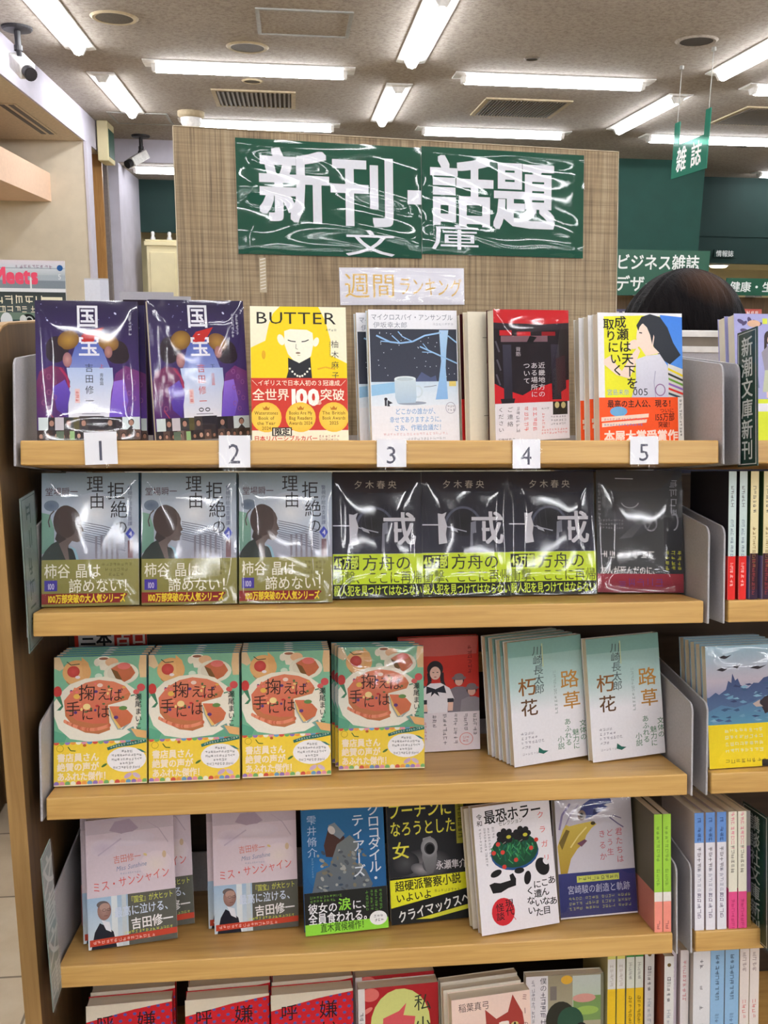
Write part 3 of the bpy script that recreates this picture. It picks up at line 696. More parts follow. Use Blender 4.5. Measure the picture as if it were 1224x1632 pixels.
def cov_pink():
    A = Art(BW, 0.155, (400, 135, 1000, 1005))
    A.rect(400, 135, 1000, 1005, (206, 190, 200), (224, 208, 216)); A.rect(400, 135, 1000, 235, (184, 168, 178), (190, 176, 186))
    A.poly([(560, 220), (600, 160), (700, 150), (760, 220), (680, 260)], (164, 146, 162)); A.ell(520, 330, 90, 60, (196, 180, 198), (212, 198, 208)); A.ell(720, 290, 150, 50, (214, 202, 212), (208, 194, 206)); A.line([(480, 380), (560, 330), (640, 280)], 10, (188, 172, 190)); A.line([(820, 180), (900, 240), (960, 340)], 6, (180, 164, 178)); A.ell(870, 480, 110, 90, (226, 212, 206), (220, 204, 212)); A.ell(930, 420, 14, 24, (206, 180, 150))
    A.text('吉田修一', 580, 392, 58, (206, 112, 96), w=190, rot=-3); A.text('Miss Sunshine', 600, 460, 46, (120, 134, 168), w=210, slant=0.3, rot=-5); A.marks(625, 512, 16, 9, (140, 150, 176)); A.ell(800, 408, 14, 8, (216, 190, 130), rot=30)
    A.text('ミス・サンシャイン', 432, 558, 76, (216, 96, 92), w=530, rot=-6, bold=0.0)
    B = Art(BW, 0.061, (400, 655, 1000, 1005)); B.rect(400, 655, 1000, 1005, (92, 92, 84)); B.rect(400, 655, 672, 1005, (160, 186, 212), (206, 216, 222)); B.rect(560, 655, 600, 1005, (220, 226, 230)); B.rect(630, 655, 660, 1005, (196, 204, 210))
    B.poly([(420, 1005), (445, 890), (480, 830), (530, 860), (570, 900), (590, 1005)], (34, 34, 44)); B.poly([(492, 812), (545, 830), (556, 900), (520, 880)], (226, 226, 234)); B.ell(512, 748, 46, 66, (170, 134, 124), (140, 104, 96)); B.ell(500, 704, 38, 24, (104, 96, 96)); B.ell(514, 722, 34, 26, (176, 142, 130)); B.ring(512, 744, 12, 8, 2.5, (70, 58, 58)); B.ring(542, 744, 12, 8, 2.5, (70, 58, 58)); B.ell(474, 752, 7, 15, (150, 116, 106)); B.line([(510, 784), (535, 784)], 4, (120, 76, 70)); B.poly([(528, 750), (536, 768), (524, 768)], (150, 116, 106))
    ye = (218, 220, 90)
    B.text('『国宝』が大ヒット', 676, 672, 52, ye, w=305, rot=-2); B.text('最高に泣ける、', 576, 735, 76, (206, 216, 236), w=400, rot=-2, bold=0.015); B.text('吉田修一', 686, 822, 84, (244, 240, 240), w=290, rot=-2, bold=0.02); B.marks(640, 905, 24, 14, ye)
    B.poly([(410, 940), (1000, 925), (1000, 965), (410, 985)], (196, 70, 48)); B.marks(430, 945, 28, 15, (244, 200, 190), gap=1.0)
    return dict(art=A, band=B, bandh=0.061, spine=(216, 204, 212), th=0.012, h=0.155)
def cov_blue():
    A = Art(BW, 0.155, (640, 75, 1145, 835))
    A.rect(640, 75, 1145, 600, (40, 104, 152), (34, 88, 140)); A.ell(760, 450, 100, 120, (44, 110, 168), (36, 96, 146))
    A.poly([(770, 300), (800, 200), (860, 220), (900, 260), (850, 380), (780, 370)], (70, 44, 38)); A.poly([(800, 180), (840, 165), (900, 240), (870, 270), (820, 230)], (120, 130, 140)); A.poly([(690, 580), (720, 460), (800, 430), (850, 300), (930, 250), (980, 300), (960, 420), (1020, 470), (1060, 560), (1040, 600), (690, 600)], (110, 116, 116), (92, 100, 110))
    for i in range(60):
        x, y = RND.uniform(720, 1030), RND.uniform(340, 590); A.ell(x, y, RND.uniform(8, 20), RND.uniform(5, 12), RND.choice([(140, 144, 140), (80, 86, 92), (120, 112, 96), (60, 74, 92), (160, 160, 156)]), rot=RND.uniform(0, 90), n=8)
    A.ell(820, 210, 20, 28, (196, 190, 190), rot=-30)
    s_ = (216, 222, 232)
    A.text('クロコダイル・', 1040, 66, 80, s_, vert=True, step=70, bold=0.01); A.text('ティアーズ', 942, 122, 80, s_, vert=True, step=78, bold=0.01); A.text('雫井脩介', 668, 108, 62, (170, 186, 214), vert=True, step=66); A.marks(690, 370, 15, 8, (120, 150, 180), vert=True)
    B = Art(BW, 0.052, (640, 575, 1145, 835)); B.rect(640, 575, 1145, 835, (34, 34, 32)); gr = (150, 216, 70)
    B.marks(672, 595, 20, 10, (110, 160, 60)); B.marks(672, 618, 20, 8, (110, 160, 60)); wh = (238, 236, 240)
    B.text('彼女の', 660, 640, 66, wh, w=180, bold=0.015); B.text('涙', 842, 622, 80, gr, bold=0.02); B.text('に、', 926, 640, 62, wh, bold=0.015); B.text('全員食われる。', 660, 702, 72, wh, w=390, bold=0.02)
    for i in range(4): B.marks(1010+i*28, 590, 22, 6, (96, 150, 56), vert=True)
    B.rect(640, 768, 1145, 835, (146, 216, 66)); B.text('直木賞候補作！', 730, 768, 56, (60, 90, 30), w=290, bold=0.015); B.ell(1085, 768, 54, 44, (244, 244, 244)); B.marks(1055, 745, 20, 3, (110, 100, 110)); B.marks(1060, 770, 20, 3, (90, 80, 90))
    return dict(art=A, band=B, bandh=0.052, spine=(40, 90, 140), th=0.015, h=0.155)
def cov_gun():
    A = Art(BW, 0.155, (72, 30, 600, 855))
    A.rect(72, 30, 600, 600, (28, 28, 30), (40, 40, 44)); A.ell(300, 470, 190, 110, (110, 108, 112), (38, 38, 42)); A.ell(180, 450, 90, 80, (74, 74, 78), (36, 36, 40)); A.ell(280, 500, 70, 40, (150, 146, 150), (84, 84, 88), rot=20); A.ell(350, 470, 60, 60, (130, 128, 132), (70, 70, 74))
    A.poly([(300, 290), (350, 280), (385, 320), (390, 420), (360, 530), (320, 540), (290, 420)], (150, 148, 152), (96, 96, 100)); A.ell(340, 355, 56, 70, (176, 176, 180), (124, 124, 128)); A.ell(342, 362, 36, 42, (60, 60, 64)); A.ell(344, 366, 28, 34, (14, 14, 16))
    ye = (222, 216, 74)
    A.text('プーチンに', 74, 28, 122, ye, w=430, bold=0.012); A.text('なろうとした', 84, 158, 110, ye, w=440, bold=0.012); A.text('女', 92, 300, 120, ye, bold=0.012)
    A.text('永瀬隼介', 380, 448, 66, (214, 210, 216), w=205, bold=0.012); A.rect(525, 30, 580, 345, (150, 146, 50)); A.marks(534, 45, 38, 7, (50, 48, 26), vert=True)
    B = Art(BW, 0.059, (72, 545, 600, 855)); B.rect(72, 545, 600, 855, (30, 30, 30)); B.poly([(72, 560), (600, 545), (600, 650), (72, 745)], (228, 226, 44)); B.poly([(230, 830), (600, 760), (600, 790), (330, 836)], (210, 210, 60))
    B.text('超硬派警察小説', 100, 568, 74, (40, 40, 24), w=440, rot=-3, bold=0.02); B.text('いよいよ', 104, 652, 64, (44, 44, 24), w=240, rot=-4, bold=0.02); B.marks(360, 645, 22, 8, (120, 120, 40)); B.text('クライマックスへ', 108, 768, 84, (236, 236, 232), w=490, rot=-11, bold=0.02)
    return dict(art=A, band=B, bandh=0.059, spine=(30, 30, 30), th=0.018, h=0.155)
def cov_bowl():
    A = Art(BW, 0.158, (630, 65, 1160, 915)); k = (30, 28, 30); rd = (226, 110, 112)
    A.rect(630, 65, 1160, 915, (236, 232, 238)); A.text('令和', 652, 112, 40, k, vert=True, step=44, bold=0.01); A.text('最恐ホラー', 700, 92, 100, k, w=400, rot=-2, bold=0.02); A.text('セレクション', 796, 178, 36, (60, 56, 60), w=170, rot=-3)
    for x, n in ((750, 4), (720, 10), (692, 13), (660, 8)): A.marks(x, 208, 20, n, (110, 106, 114), vert=True)
    for i, y in enumerate((150, 250, 350, 445)): A.text('クラガリ'[i], 1066+i*6, y-4, 50, rd, bold=0.005)
    A.ell(895, 400, 164, 118, (40, 78, 130)); A.ell(895, 385, 160, 116, (34, 92, 58), (30, 72, 52))
    for i in range(70):
        t = RND.uniform(0, 360); r = RND.uniform(0.1, 0.9); x = 895+150*r*math.cos(R(t)); y = 390+100*r*math.sin(R(t)); a = RND.uniform(-0.8, 0.8)
        A.line([(x, y), (x+44*math.sin(a), y-44*math.cos(a))], RND.uniform(5, 10), RND.choice([(40, 120, 70), (70, 150, 96), (24, 70, 46), (30, 96, 80)]))
    for x, y in ((752, 385), (812, 388), (898, 450), (1008, 385), (816, 486), (1048, 335), (785, 330)): A.ell(x, y, 15, 15, (206, 66, 56), n=10)
    for cx in (838, 952):
        A.ell(cx, 285, 50, 44, k)
        for j in range(7): A.ell(cx+44*math.cos(j*0.9), 282+36*math.sin(j*0.9), 20, 20, (34, 32, 34), n=10)
        A.ell(cx+22, 290, 16, 12, (196, 190, 60)); A.line([(cx, 320), (cx-20, 330)], 4, (160, 160, 150))
    A.ell(757, 522, 40, 22, k, rot=-20); A.ell(915, 525, 34, 20, k); A.poly([(705, 590), (740, 580), (780, 590), (850, 580), (845, 545), (870, 535), (888, 575), (884, 620), (830, 630), (780, 652), (725, 650)], k); A.ell(967, 580, 24, 46, k, rot=10); A.ell(1075, 520, 46, 62, k, rot=-20); A.ell(1100, 490, 16, 24, (236, 232, 238), rot=-30)
    A.ell(785, 780, 78, 92, (206, 44, 54)); A.text('現', 800, 700, 58, k, bold=0.01); A.text('代', 800, 755, 58, k, bold=0.01); A.text('怪', 735, 720, 58, k, bold=0.01); A.text('談', 735, 778, 58, k, bold=0.01); A.line([(850, 820), (865, 845)], 4, (206, 44, 54))
    for x, y, t, st in ((1102, 590, 'ああ', 140), (1052, 600, 'こんな目', 62), (1000, 605, 'に遭いた', 62), (948, 640, 'くない', 66)): A.text(t, x, y, 58, k, vert=True, step=st, bold=0.015)
    return dict(art=A, spine=(226, 222, 226), th=0.013, h=0.158)
def cov_gold():
    A = Art(BW, 0.152, (70, 68, 524, 712))
    A.rect(70, 68, 524, 470, (206, 202, 212), (212, 206, 214)); A.line([(90, 230), (110, 150), (160, 90)], 12, (140, 130, 170)); A.line([(120, 220), (160, 150), (210, 100)], 7, (170, 160, 190))
    A.poly([(205, 150), (235, 100), (280, 74), (400, 76), (410, 100), (360, 110), (385, 122), (300, 165), (250, 180)], (52, 62, 124)); A.poly([(300, 130), (330, 110), (320, 150), (290, 160)], (40, 48, 100)); A.ell(226, 158, 24, 28, (130, 110, 100)); A.ell(226, 158, 12, 14, (40, 40, 40))
    A.line([(390, 180), (440, 220), (470, 240)], 7, (120, 112, 150)); A.line([(410, 170), (460, 190)], 5, (120, 112, 150))
    gd = (206, 176, 70)
    A.poly([(84, 470), (74, 320), (110, 230), (130, 204), (150, 214), (200, 205), (280, 195), (312, 212), (280, 232), (246, 270), (230, 310), (190, 340), (150, 390), (124, 470)], (214, 188, 84), (176, 144, 48)); A.poly([(84, 300), (130, 230), (150, 240), (100, 340)], (120, 100, 40)); A.line([(250, 225), (200, 270), (150, 330)], 8, (236, 220, 140)); A.ell(290, 206, 14, 10, (90, 74, 40)); A.poly([(190, 310), (235, 290), (250, 300), (215, 330)], (110, 70, 90))
    rd = (196, 84, 96)
    A.text('君たちは', 418, 240, 44, rd, vert=True, step=50); A.text('どう生', 364, 244, 42, rd, vert=True, step=52); A.text('きるか', 318, 246, 44, rd, vert=True, step=62)
    B = Art(BW, 0.0575, (70, 468, 524, 712)); B.rect(70, 468, 524, 712, (54, 58, 116), (46, 50, 104)); B.rect(176, 487, 426, 522, (206, 212, 96)); B.marks(182, 490, 28, 9, (60, 66, 60), gap=0.95)
    B.text('宮崎駿の創造と軌跡', 118, 534, 50, (196, 196, 216), w=370)
    for i in range(3):
        for j in range(4): B.marks(122+j*96, 597+i*27, 20, 4, (170, 172, 110))
    B.rect(70, 704, 524, 712, (226, 222, 226))
    return dict(art=A, band=B, bandh=0.0575, spine=(200, 196, 206), th=0.014, h=0.152)
def cov_dots(n):
    A = Art(BW, BH, (0, 0, 1070, 1510)); A.rect(0, 0, 1070, 1510, (206, 36, 46))
    for i in range(9):
        for j in range(7): A.ell(70+i*118+(j % 2)*59, 70+j*80, 24, 20, (92, 84, 160), n=8)
    A.poly([(0, 0), (1070, 0), (1070, 30), (600, 90), (0, 210)], (226, 216, 196))
    k = (44, 24, 30)
    A.text('嫌', 620, 120, 250, k, bold=0.0); A.text('い', 640, 370, 230, k); A.text('呼', 120, 130, 230, k); A.text('ぶ', 130, 370, 220, k)
    return dict(art=A, spine=(206, 36, 46), th=0.022)
def cov_moon():
    A = Art(BW, BH, (0, 0, 1070, 1510)); A.rect(0, 0, 1070, 1510, (176, 40, 46)); A.ell(560, 520, 400, 480, (214, 218, 134)); A.poly([(330, 420), (540, 340), (640, 240), (600, 400), (760, 430), (720, 700), (560, 860), (380, 760), (320, 600)], (214, 90, 96)); A.line([(450, 660), (520, 640), (570, 655)], 14, (170, 50, 60)); A.ell(160, 90, 120, 90, (224, 116, 110)); A.ell(120, 300, 80, 30, (226, 130, 120), rot=-30); A.rect(0, 0, 90, 900, (232, 228, 226)); A.marks(10, 300, 70, 8, (60, 60, 70), vert=True)
    k = (52, 60, 44); A.text('私小', 740, 130, 240, k, vert=True, step=300)
    return dict(art=A, spine=(226, 220, 214), th=0.020)
def cov_cat():
    A = Art(BW, BH, (0, 0, 1070, 1510)); A.rect(0, 0, 1070, 1510, (240, 212, 198), (236, 200, 186)); A.text('稲葉真弓', 90, 60, 120, (80, 56, 56), w=420)
    A.poly([(460, 380), (450, 180), (600, 320), (760, 250), (830, 30), (960, 280), (980, 420), (900, 900), (520, 900)], (164, 64, 56)); A.ell(710, 620, 250, 260, (236, 224, 214)); A.poly([(470, 400), (620, 330), (680, 560), (560, 620), (480, 560)], (164, 64, 56)); A.poly([(760, 300), (930, 280), (970, 460), (860, 520), (780, 460)], (164, 64, 56)); A.ell(600, 500, 50, 34, (206, 190, 120)); A.ell(850, 420, 50, 34, (206, 190, 120)); A.ell(600, 500, 16, 30, (40, 30, 30)); A.ell(850, 420, 16, 30, (40, 30, 30)); A.ell(740, 620, 34, 22, (206, 120, 110)); A.ell(960, 760, 40, 140, (230, 170, 90))
    A.text('ミーのいない朝', 950, 40, 90, (120, 70, 70), vert=True, step=180)
    return dict(art=A, spine=(240, 220, 206), th=0.020)
def cov_picnic():
    A = Art(BW, BH, (0, 0, 1070, 1510)); A.rect(0, 0, 1070, 1510, (150, 140, 116), (190, 186, 160)); A.rect(0, 0, 300, 1510, (226, 222, 226)); A.text('僕の', 190, 20, 96, (70, 66, 80), vert=True, step=98); A.marks(190, 216, 92, 7, (70, 66, 80), vert=True); A.marks(70, 40, 60, 14, (120, 116, 130), vert=True)
    A.rect(640, 20, 1040, 640, (190, 196, 190), (170, 190, 160)); A.rect(650, 300, 1040, 640, (120, 150, 90)); A.ell(800, 330, 160, 60, (206, 150, 140)); A.ell(840, 500, 160, 60, (150, 180, 90)); A.rect(1030, 0, 1070, 1510, (120, 120, 100)); A.ell(560, 70, 80, 60, (220, 170, 60)); A.rect(330, 150, 420, 340, (124, 116, 110))
    A.ell(480, 620, 210, 260, (52, 52, 44)); A.ell(610, 640, 180, 200, (50, 84, 66)); A.ell(760, 760, 90, 100, (40, 38, 38)); A.poly([(620, 1000), (760, 820), (920, 900), (1000, 1200), (620, 1200)], (56, 56, 52)); A.poly([(320, 940), (560, 880), (640, 1100), (300, 1200)], (196, 190, 176)); A.ell(500, 1080, 170, 90, (60, 56, 52))
    return dict(art=A, spine=(226, 224, 214), th=0.014)
def cov_cloth():
    A = Art(BW, BH, (370, 45, 800, 690)); A.rect(370, 45, 800, 690, (166, 166, 214), (172, 172, 216)); dk = (84, 74, 110)
    for x, y, r in ((405, 85, 0), (450, 80, 40), (420, 130, -20), (480, 90, 10)):
        A.ell(x, y, 20, 10, dk, rot=30+r); A.ell(x+18, y+8, 16, 8, dk, rot=-40+r)
    A.ell(470, 95, 34, 18, (222, 180, 150)); A.rect(515, 68, 540, 96, (210, 220, 80)); A.rect(552, 70, 580, 96, (222, 222, 240))
    A.ell(545, 165, 24, 34, (60, 50, 50)); A.ell(552, 178, 15, 22, (236, 206, 190)); A.line([(528, 170), (526, 230)], 14, (60, 50, 50)); A.poly([(505, 240), (540, 205), (570, 205), (600, 250), (590, 340), (520, 340)], (150, 144, 156)); A.poly([(520, 330), (590, 330), (610, 440), (505, 440)], (190, 196, 170)); A.rect(525, 440, 540, 470, (236, 206, 190)); A.rect(560, 440, 575, 470, (236, 206, 190)); A.poly([(430, 230), (470, 210), (490, 420), (420, 420)], (130, 130, 170)); A.ell(455, 190, 20, 26, (70, 64, 90))
    B = Art(BW, 0.05, (370, 478, 800, 690)); B.rect(370, 478, 800, 690, (214, 226, 60)); B.rect(370, 500, 800, 540, (232, 232, 240)); B.marks(560, 510, 18, 10, (120, 120, 130)); B.marks(540, 560, 38, 6, (150, 160, 40)); B.marks(540, 610, 34, 6, (90, 100, 40)); B.rect(545, 650, 620, 670, (50, 50, 60))
    return dict(art=A, band=B, bandh=0.05, spine=(170, 170, 214), th=0.016)
def cov_birds():
    A = Art(0.107, BH, (780, 110, 1240, 870)); A.rect(780, 110, 1240, 330, (156, 190, 206), (190, 180, 190)); A.rect(780, 330, 1240, 430, (190, 180, 190), (150, 150, 176))
    A.rect(780, 430, 1240, 620, (84, 108, 146), (92, 150, 176))
    A.poly([(780, 440), (830, 400), (850, 415), (890, 385), (905, 330), (922, 345), (930, 285), (945, 330), (960, 318), (985, 390), (1020, 380), (1050, 350), (1080, 352), (1110, 320), (1150, 310), (1190, 285), (1240, 292), (1240, 470), (1120, 430), (1040, 470), (940, 500), (860, 480), (780, 520)], (64, 76, 116), (84, 108, 142))
    for i in range(60):
        x = RND.uniform(790, 1235); y = RND.uniform(350, 600); A.poly([(x, y), (x+RND.uniform(10, 40), y-RND.uniform(2, 14)), (x+RND.uniform(30, 60), y+4), (x+20, y+RND.uniform(4, 12))], RND.choice([(56, 66, 104), (74, 96, 134), (108, 150, 178), (130, 170, 192), (62, 88, 120)]))
    A.poly([(1080, 470), (1110, 440), (1150, 425), (1240, 430), (1240, 600), (1215, 590), (1200, 545), (1170, 560), (1150, 530), (1110, 545)], (58, 46, 50)); A.poly([(1040, 480), (1085, 455), (1080, 480), (1100, 500), (1060, 500)], (190, 170, 160))
    k = (50, 44, 50)
    for x, y, s_ in ((895, 178, 1.0), (880, 255, 1.0), (960, 240, 0.6), (1085, 250, 1.3), (1180, 240, 0.7)):
        A.poly([(x-40*s_, y+6), (x-10*s_, y-8), (x+5*s_, y), (x+36*s_, y-10), (x+8*s_, y+10), (x-5*s_, y+16)], k)
    A.marks(1190, 130, 56, 3, k, vert=True)
    B = Art(0.107, 0.0535, (780, 600, 1240, 870)); B.rect(780, 600, 1240, 870, (244, 216, 36)); wh = (226, 226, 200)
    for i in range(4): B.marks(870, 625+i*42, 28, 8, wh)
    for i in range(4): B.rect(1130+i*4, 622+i*44, 1240, 650+i*44, (52, 48, 40)); B.marks(1140, 624+i*44, 24, 4, (236, 226, 120))
    B.marks(870, 815, 30, 11, (120, 100, 30)); B.rect(1080, 830, 1240, 870, (50, 44, 40))
    return dict(art=A, band=B, bandh=0.0535, spine=(150, 180, 200), th=0.012, wrap=True)
def cov_title_page():
    A = Art(BW, BH, (0, 0, 107, 151)); A.rect(0, 0, 107, 151, (232, 224, 204)); A.rect(20, 29, 90, 29.7, (130, 122, 106)); A.rect(20, 119, 90, 119.7, (130, 122, 106)); A.text('近畿地方の', 24, 53, 6.5, (120, 112, 98))
    return dict(art=A, spine=(226, 216, 194), th=0.010)
def cov_plain(c, c2, band=None):
    A = Art(BW, BH, (0, 0, 107, 151)); A.rect(0, 0, 107, 151, c, c2)
    if band: A.rect(0, 98, 107, 151, band)
    return dict(art=A, spine=c, th=0.013)

# ---------------------------------------------------------------- room shell
mb = MB(); mb.box(-6, -13, -0.05, 9, 11, 0); struct('floor', mb, 'floor')
mb = MB(); mb.box(-6, -13, CEIL, 9, 11, CEIL+0.05); struct('ceiling', mb, 'ceiling')

MAT['beige_wall'] = plain('beige_wall', (206, 196, 176), 0.85, 0, 0.3, 0.03, 6)
MAT['lilac_wall'] = plain('pale_lilac_paint', (196, 192, 204), 0.8, 0, 0.3, 0.03, 6)
MAT['grey_wall'] = plain('grey_brown_paint', (126, 116, 112), 0.85)
MAT['soffit'] = plain('cream_soffit', (204, 190, 166), 0.9, 0, 0.3, 0.05, 50)
MAT['peach'] = plain('peach_paint', (222, 190, 164), 0.85, 0, 0.3, 0.02)
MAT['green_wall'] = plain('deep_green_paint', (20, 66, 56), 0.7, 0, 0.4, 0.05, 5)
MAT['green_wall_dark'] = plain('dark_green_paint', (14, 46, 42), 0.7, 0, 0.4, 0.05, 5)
MAT['green_sign'] = plain('green_sign_board', (10, 76, 54), 0.35, 0, 0.5, 0.03, 5)
MAT['cream_wall'] = plain('cream_paint', (226, 214, 172), 0.8, 0, 0.3, 0.03, 5)
MAT['ochre'] = wood('ochre_wood', [(0.3, (150, 104, 50)), (0.7, (184, 134, 72))], (30, 30, 2), 2, 0.5)
MAT['black'] = plain('black_plastic', (34, 32, 36), 0.45)
MAT['vent_dark'] = plain('vent_shadow_grey', (70, 62, 54), 0.8)
MAT['vent_grey'] = plain('vent_enamel', (116, 106, 94), 0.6)
MAT['trim_grey'] = plain('hatch_frame_alloy', (150, 148, 142), 0.5, 0.4)
MAT['white_paper'] = plain('white_card', (243, 243, 250), 0.55, 0, 0.4, 0.01)
MAT['dark_cloth'] = plain('dark_navy_cloth', (34, 34, 46), 0.9, 0, 0.2, 0.15, 60)
MAT['skin'] = plain('skin', (206, 160, 134), 0.55, 0, 0.4, 0.04, 30)
MAT['purple_card'] = plain('dark_purple_card', (40, 26, 40), 0.4)

# left side: lowered soffit with its fascia, the wall under it, a beam, a column and the recess between
mb = MB(); mb.box(-3.2, -3, ZT+1.32, -1.262, 7.19, CEIL-0.0005); struct('beam_left', mb, 'soffit')
mb = MB(); mb.box(-1.262, -3, ZT+1.322, -1.248, 7.19, CEIL-0.0005); struct('trim_1', mb, 'lilac_wall')
mb = MB(); mb.box(-3.2, 6.57, 0, -1.26, 6.72, ZT+1.32); struct('wall_left', mb, 'beige_wall')
mb = MB(); mb.box(-1.26, 6.56, 0, -1.238, 6.74, ZT+1.32); struct('trim_2', mb, 'lilac_wall')
mb = MB(); mb.box(-3.2, 4.5, ZT+0.88, -1.52, 6.57, ZT+1.085); struct('beam_side', mb, 'peach')
mb = MB(); mb.box(-3.2, -3, 0, -3.1, 6.57, CEIL); struct('wall_far_left', mb, 'cream_wall')
mb = MB(); mb.box(-1.40, 7.2, 0, -1.255, 7.24, ZT+1.32); struct('trim_3', mb, 'ochre')
mb = MB(); mb.box(-1.6, 7.6, 0, -1.2865, 7.66, CEIL); struct('wall_recess', mb, 'grey_wall')
mb = MB(); mb.box(-1.42, 7.8, 0, -1.225, 8.93, ZT+1.35); struct('column_left', mb, 'lilac_wall')
mb = MB(); mb.box(-1.42, 7.8, ZT+1.35, 1.2, 9.6, CEIL-0.0005); struct('beam_back', mb, 'lilac_wall')
mb = MB(); mb.box(-1.40, 7.815, ZT+1.345, 1.2, 9.6, ZT+1.35); struct('ceiling_back', mb, 'ceiling')
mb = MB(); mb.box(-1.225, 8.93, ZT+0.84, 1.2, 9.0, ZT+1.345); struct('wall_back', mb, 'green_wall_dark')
mb = MB(); mb.box(-1.42, 9.5, 0, 1.2, 9.6, ZT+1.345); struct('wall_back_lower', mb, 'cream_wall')
# right side: green bulkhead walls
mb = MB(); mb.box(1.2, 8.03, 0, 4.25, 9.6, CEIL-0.0005); struct('wall_right', mb, 'green_wall')
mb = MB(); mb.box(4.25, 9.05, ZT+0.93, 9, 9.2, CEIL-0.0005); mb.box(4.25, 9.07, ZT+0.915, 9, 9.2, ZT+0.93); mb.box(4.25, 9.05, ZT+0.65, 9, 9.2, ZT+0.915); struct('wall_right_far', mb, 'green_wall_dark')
mb = MB(); mb.box(4.25, 10.6, 0, 9, 10.7, CEIL); struct('wall_far_back', mb, 'cream_wall')

# ---------------------------------------------------------------- ceiling fittings
def lamp_meshes():
    L, Wd = 1.26, 0.17
    mb = MB()
    # shallow reflector trough (local x along the tube, ceiling at z=0)
    out = [(-Wd/2, 0), (-Wd/2, -0.006), (-0.05, -0.012), (0.05, -0.012), (Wd/2, -0.006), (Wd/2, 0)]
    mb.prism(out, 0, -L/2, L/2)
    refl = mb.mesh('reflector', ['white_metal'])
    mb = MB()
    mb.prism([(-0.045, -0.011), (0.045, -0.011), (0.022, -0.05), (-0.022, -0.05)], 0, -0.012, 0.012)
    sock = mb.mesh('socket', ['white_metal'])
    mb = MB(); mb.cyl((-L/2+0.07, 0, -0.036), (L/2-0.07, 0, -0.036), 0.020, seg=10)
    tube = mb.mesh('tube', ['tube'])
    return refl, sock, tube
REFL, SOCK, TUBEM = lamp_meshes()
def ceiling_lamp(x, y, z, along_y, label, group):
    t = thing('ceiling_light', label, 'ceiling light', (x, y, z), (0, 0, R(90) if along_y else 0), group)
    link('reflector', REFL, t); 
    for s in (-1, 1):
        k = link('socket', SOCK, t); k.location.x = s*0.57
    link('tube', TUBEM, t)
G1 = 'fluorescent lights set square across the ceiling'
seen = {
 ('x', 0, 0): 'long fluorescent light above the wood-look header board, the nearest crosswise one',
 ('x', 1, 0): 'long crosswise fluorescent light in front of the brown square vent',
 ('x', 2, 0): 'crosswise fluorescent light cut by the picture edge near the hanging green sign',
 ('x', 0, 1): 'crosswise fluorescent light partly behind the white dome camera',
 ('x', 1, 1): 'crosswise fluorescent light behind the brown square vent, just over the board',
 ('x', 2, 1): 'crosswise fluorescent light seen through the hanging green sign',
 ('x', 3, 2): 'farthest crosswise fluorescent light, close above the green back wall',
 ('y', 0, 0): 'lengthwise fluorescent light beside the grey surveillance camera',
 ('y', 0, 1): 'lengthwise fluorescent light in front of the square ceiling hatch by the soffit',
 ('y', 1, 0): 'lengthwise fluorescent light over the middle, cut by the top edge',
 ('y', 1, 1): 'shorter lengthwise fluorescent light above the header sign lettering',
 ('y', 2, 0): 'lengthwise fluorescent light cut by the right-hand edge above the hanging sign',
 ('y', 2, 1): 'lengthwise fluorescent light just before the hanging green sign',
}
for i in range(-1, 5):
    for j in range(-8, 3):
        x, y = 0.05+1.873*i, 5.08+1.77*j-(0.2 if j == -1 else 0)
        if x < -1.2 or (i == 4 and j < 0): continue
        if y > 8 and x < 4.3: continue
        ceiling_lamp(x, y, CEIL, False, seen.get(('x', i, j), 'fluorescent ceiling light beyond the edge of the picture'), G1)
for i in range(0, 4):
    for j in range(-8, 2):
        x, y = -0.89+1.88*i, 4.19+1.80*j
        ceiling_lamp(x, y, CEIL, True, seen.get(('y', i, j), 'fluorescent ceiling light beyond the edge of the picture'), G1)
ceiling_lamp(-0.55, 8.06, ZT+1.345, False, 'small stretch of fluorescent light under the lowered ceiling beyond the column', G1)

def disc(name, label, cat, x, y, r, mats, group=None):
    t = thing(name, label, cat, (x, y, CEIL), group=group)
    mb = MB(); mb.lathe([(r*0.86, 0), (r*0.86, -0.006), (r, -0.008), (r+0.012, 0)], 28); mb.build('rim', mats[0], t)
    mb = MB(); mb.lathe([(0, -0.005), (r*0.86, -0.005), (r*0.86, 0)], 28); mb.build('grille', mats[1], t)
    return t
MAT['speaker_cloth'] = plain('speaker_grille_cloth', (92, 84, 72), 0.8, 0, 0.3, 0.2, 300)
MAT['rim_cream'] = plain('speaker_rim', (176, 160, 130), 0.7)
disc('ceiling_speaker', 'large round grey ceiling speaker nearest the camera mount', 'ceiling speaker', -0.592, 4.2, 0.108, ('rim_cream', 'speaker_cloth'), 'round ceiling speakers')
disc('ceiling_speaker', 'round ceiling speaker with a cream ring between the hatch and long light', 'ceiling speaker', 0.052, 4.65, 0.108, ('rim_cream', 'speaker_cloth'), 'round ceiling speakers')
disc('ceiling_speaker', 'small round ceiling disc above the square vent', 'ceiling speaker', 0.046, 5.454, 0.058, ('rim_cream', 'speaker_cloth'), 'round ceiling speakers')
disc('smoke_detector', 'tiny round smoke detector above the right-hand crosswise light', 'smoke detector', 1.671, 4.64, 0.035, ('vent_grey', 'vent_dark'))
disc('smoke_detector', 'flat round smoke detector above the hanging green sign strings', 'smoke detector', 2.44, 4.16, 0.10, ('ceiling', 'vent_dark'))
disc('smoke_detector', 'dark round ceiling fitting over the far green wall', 'smoke detector', 4.2, 7.2, 0.05, ('vent_grey', 'vent_dark'))
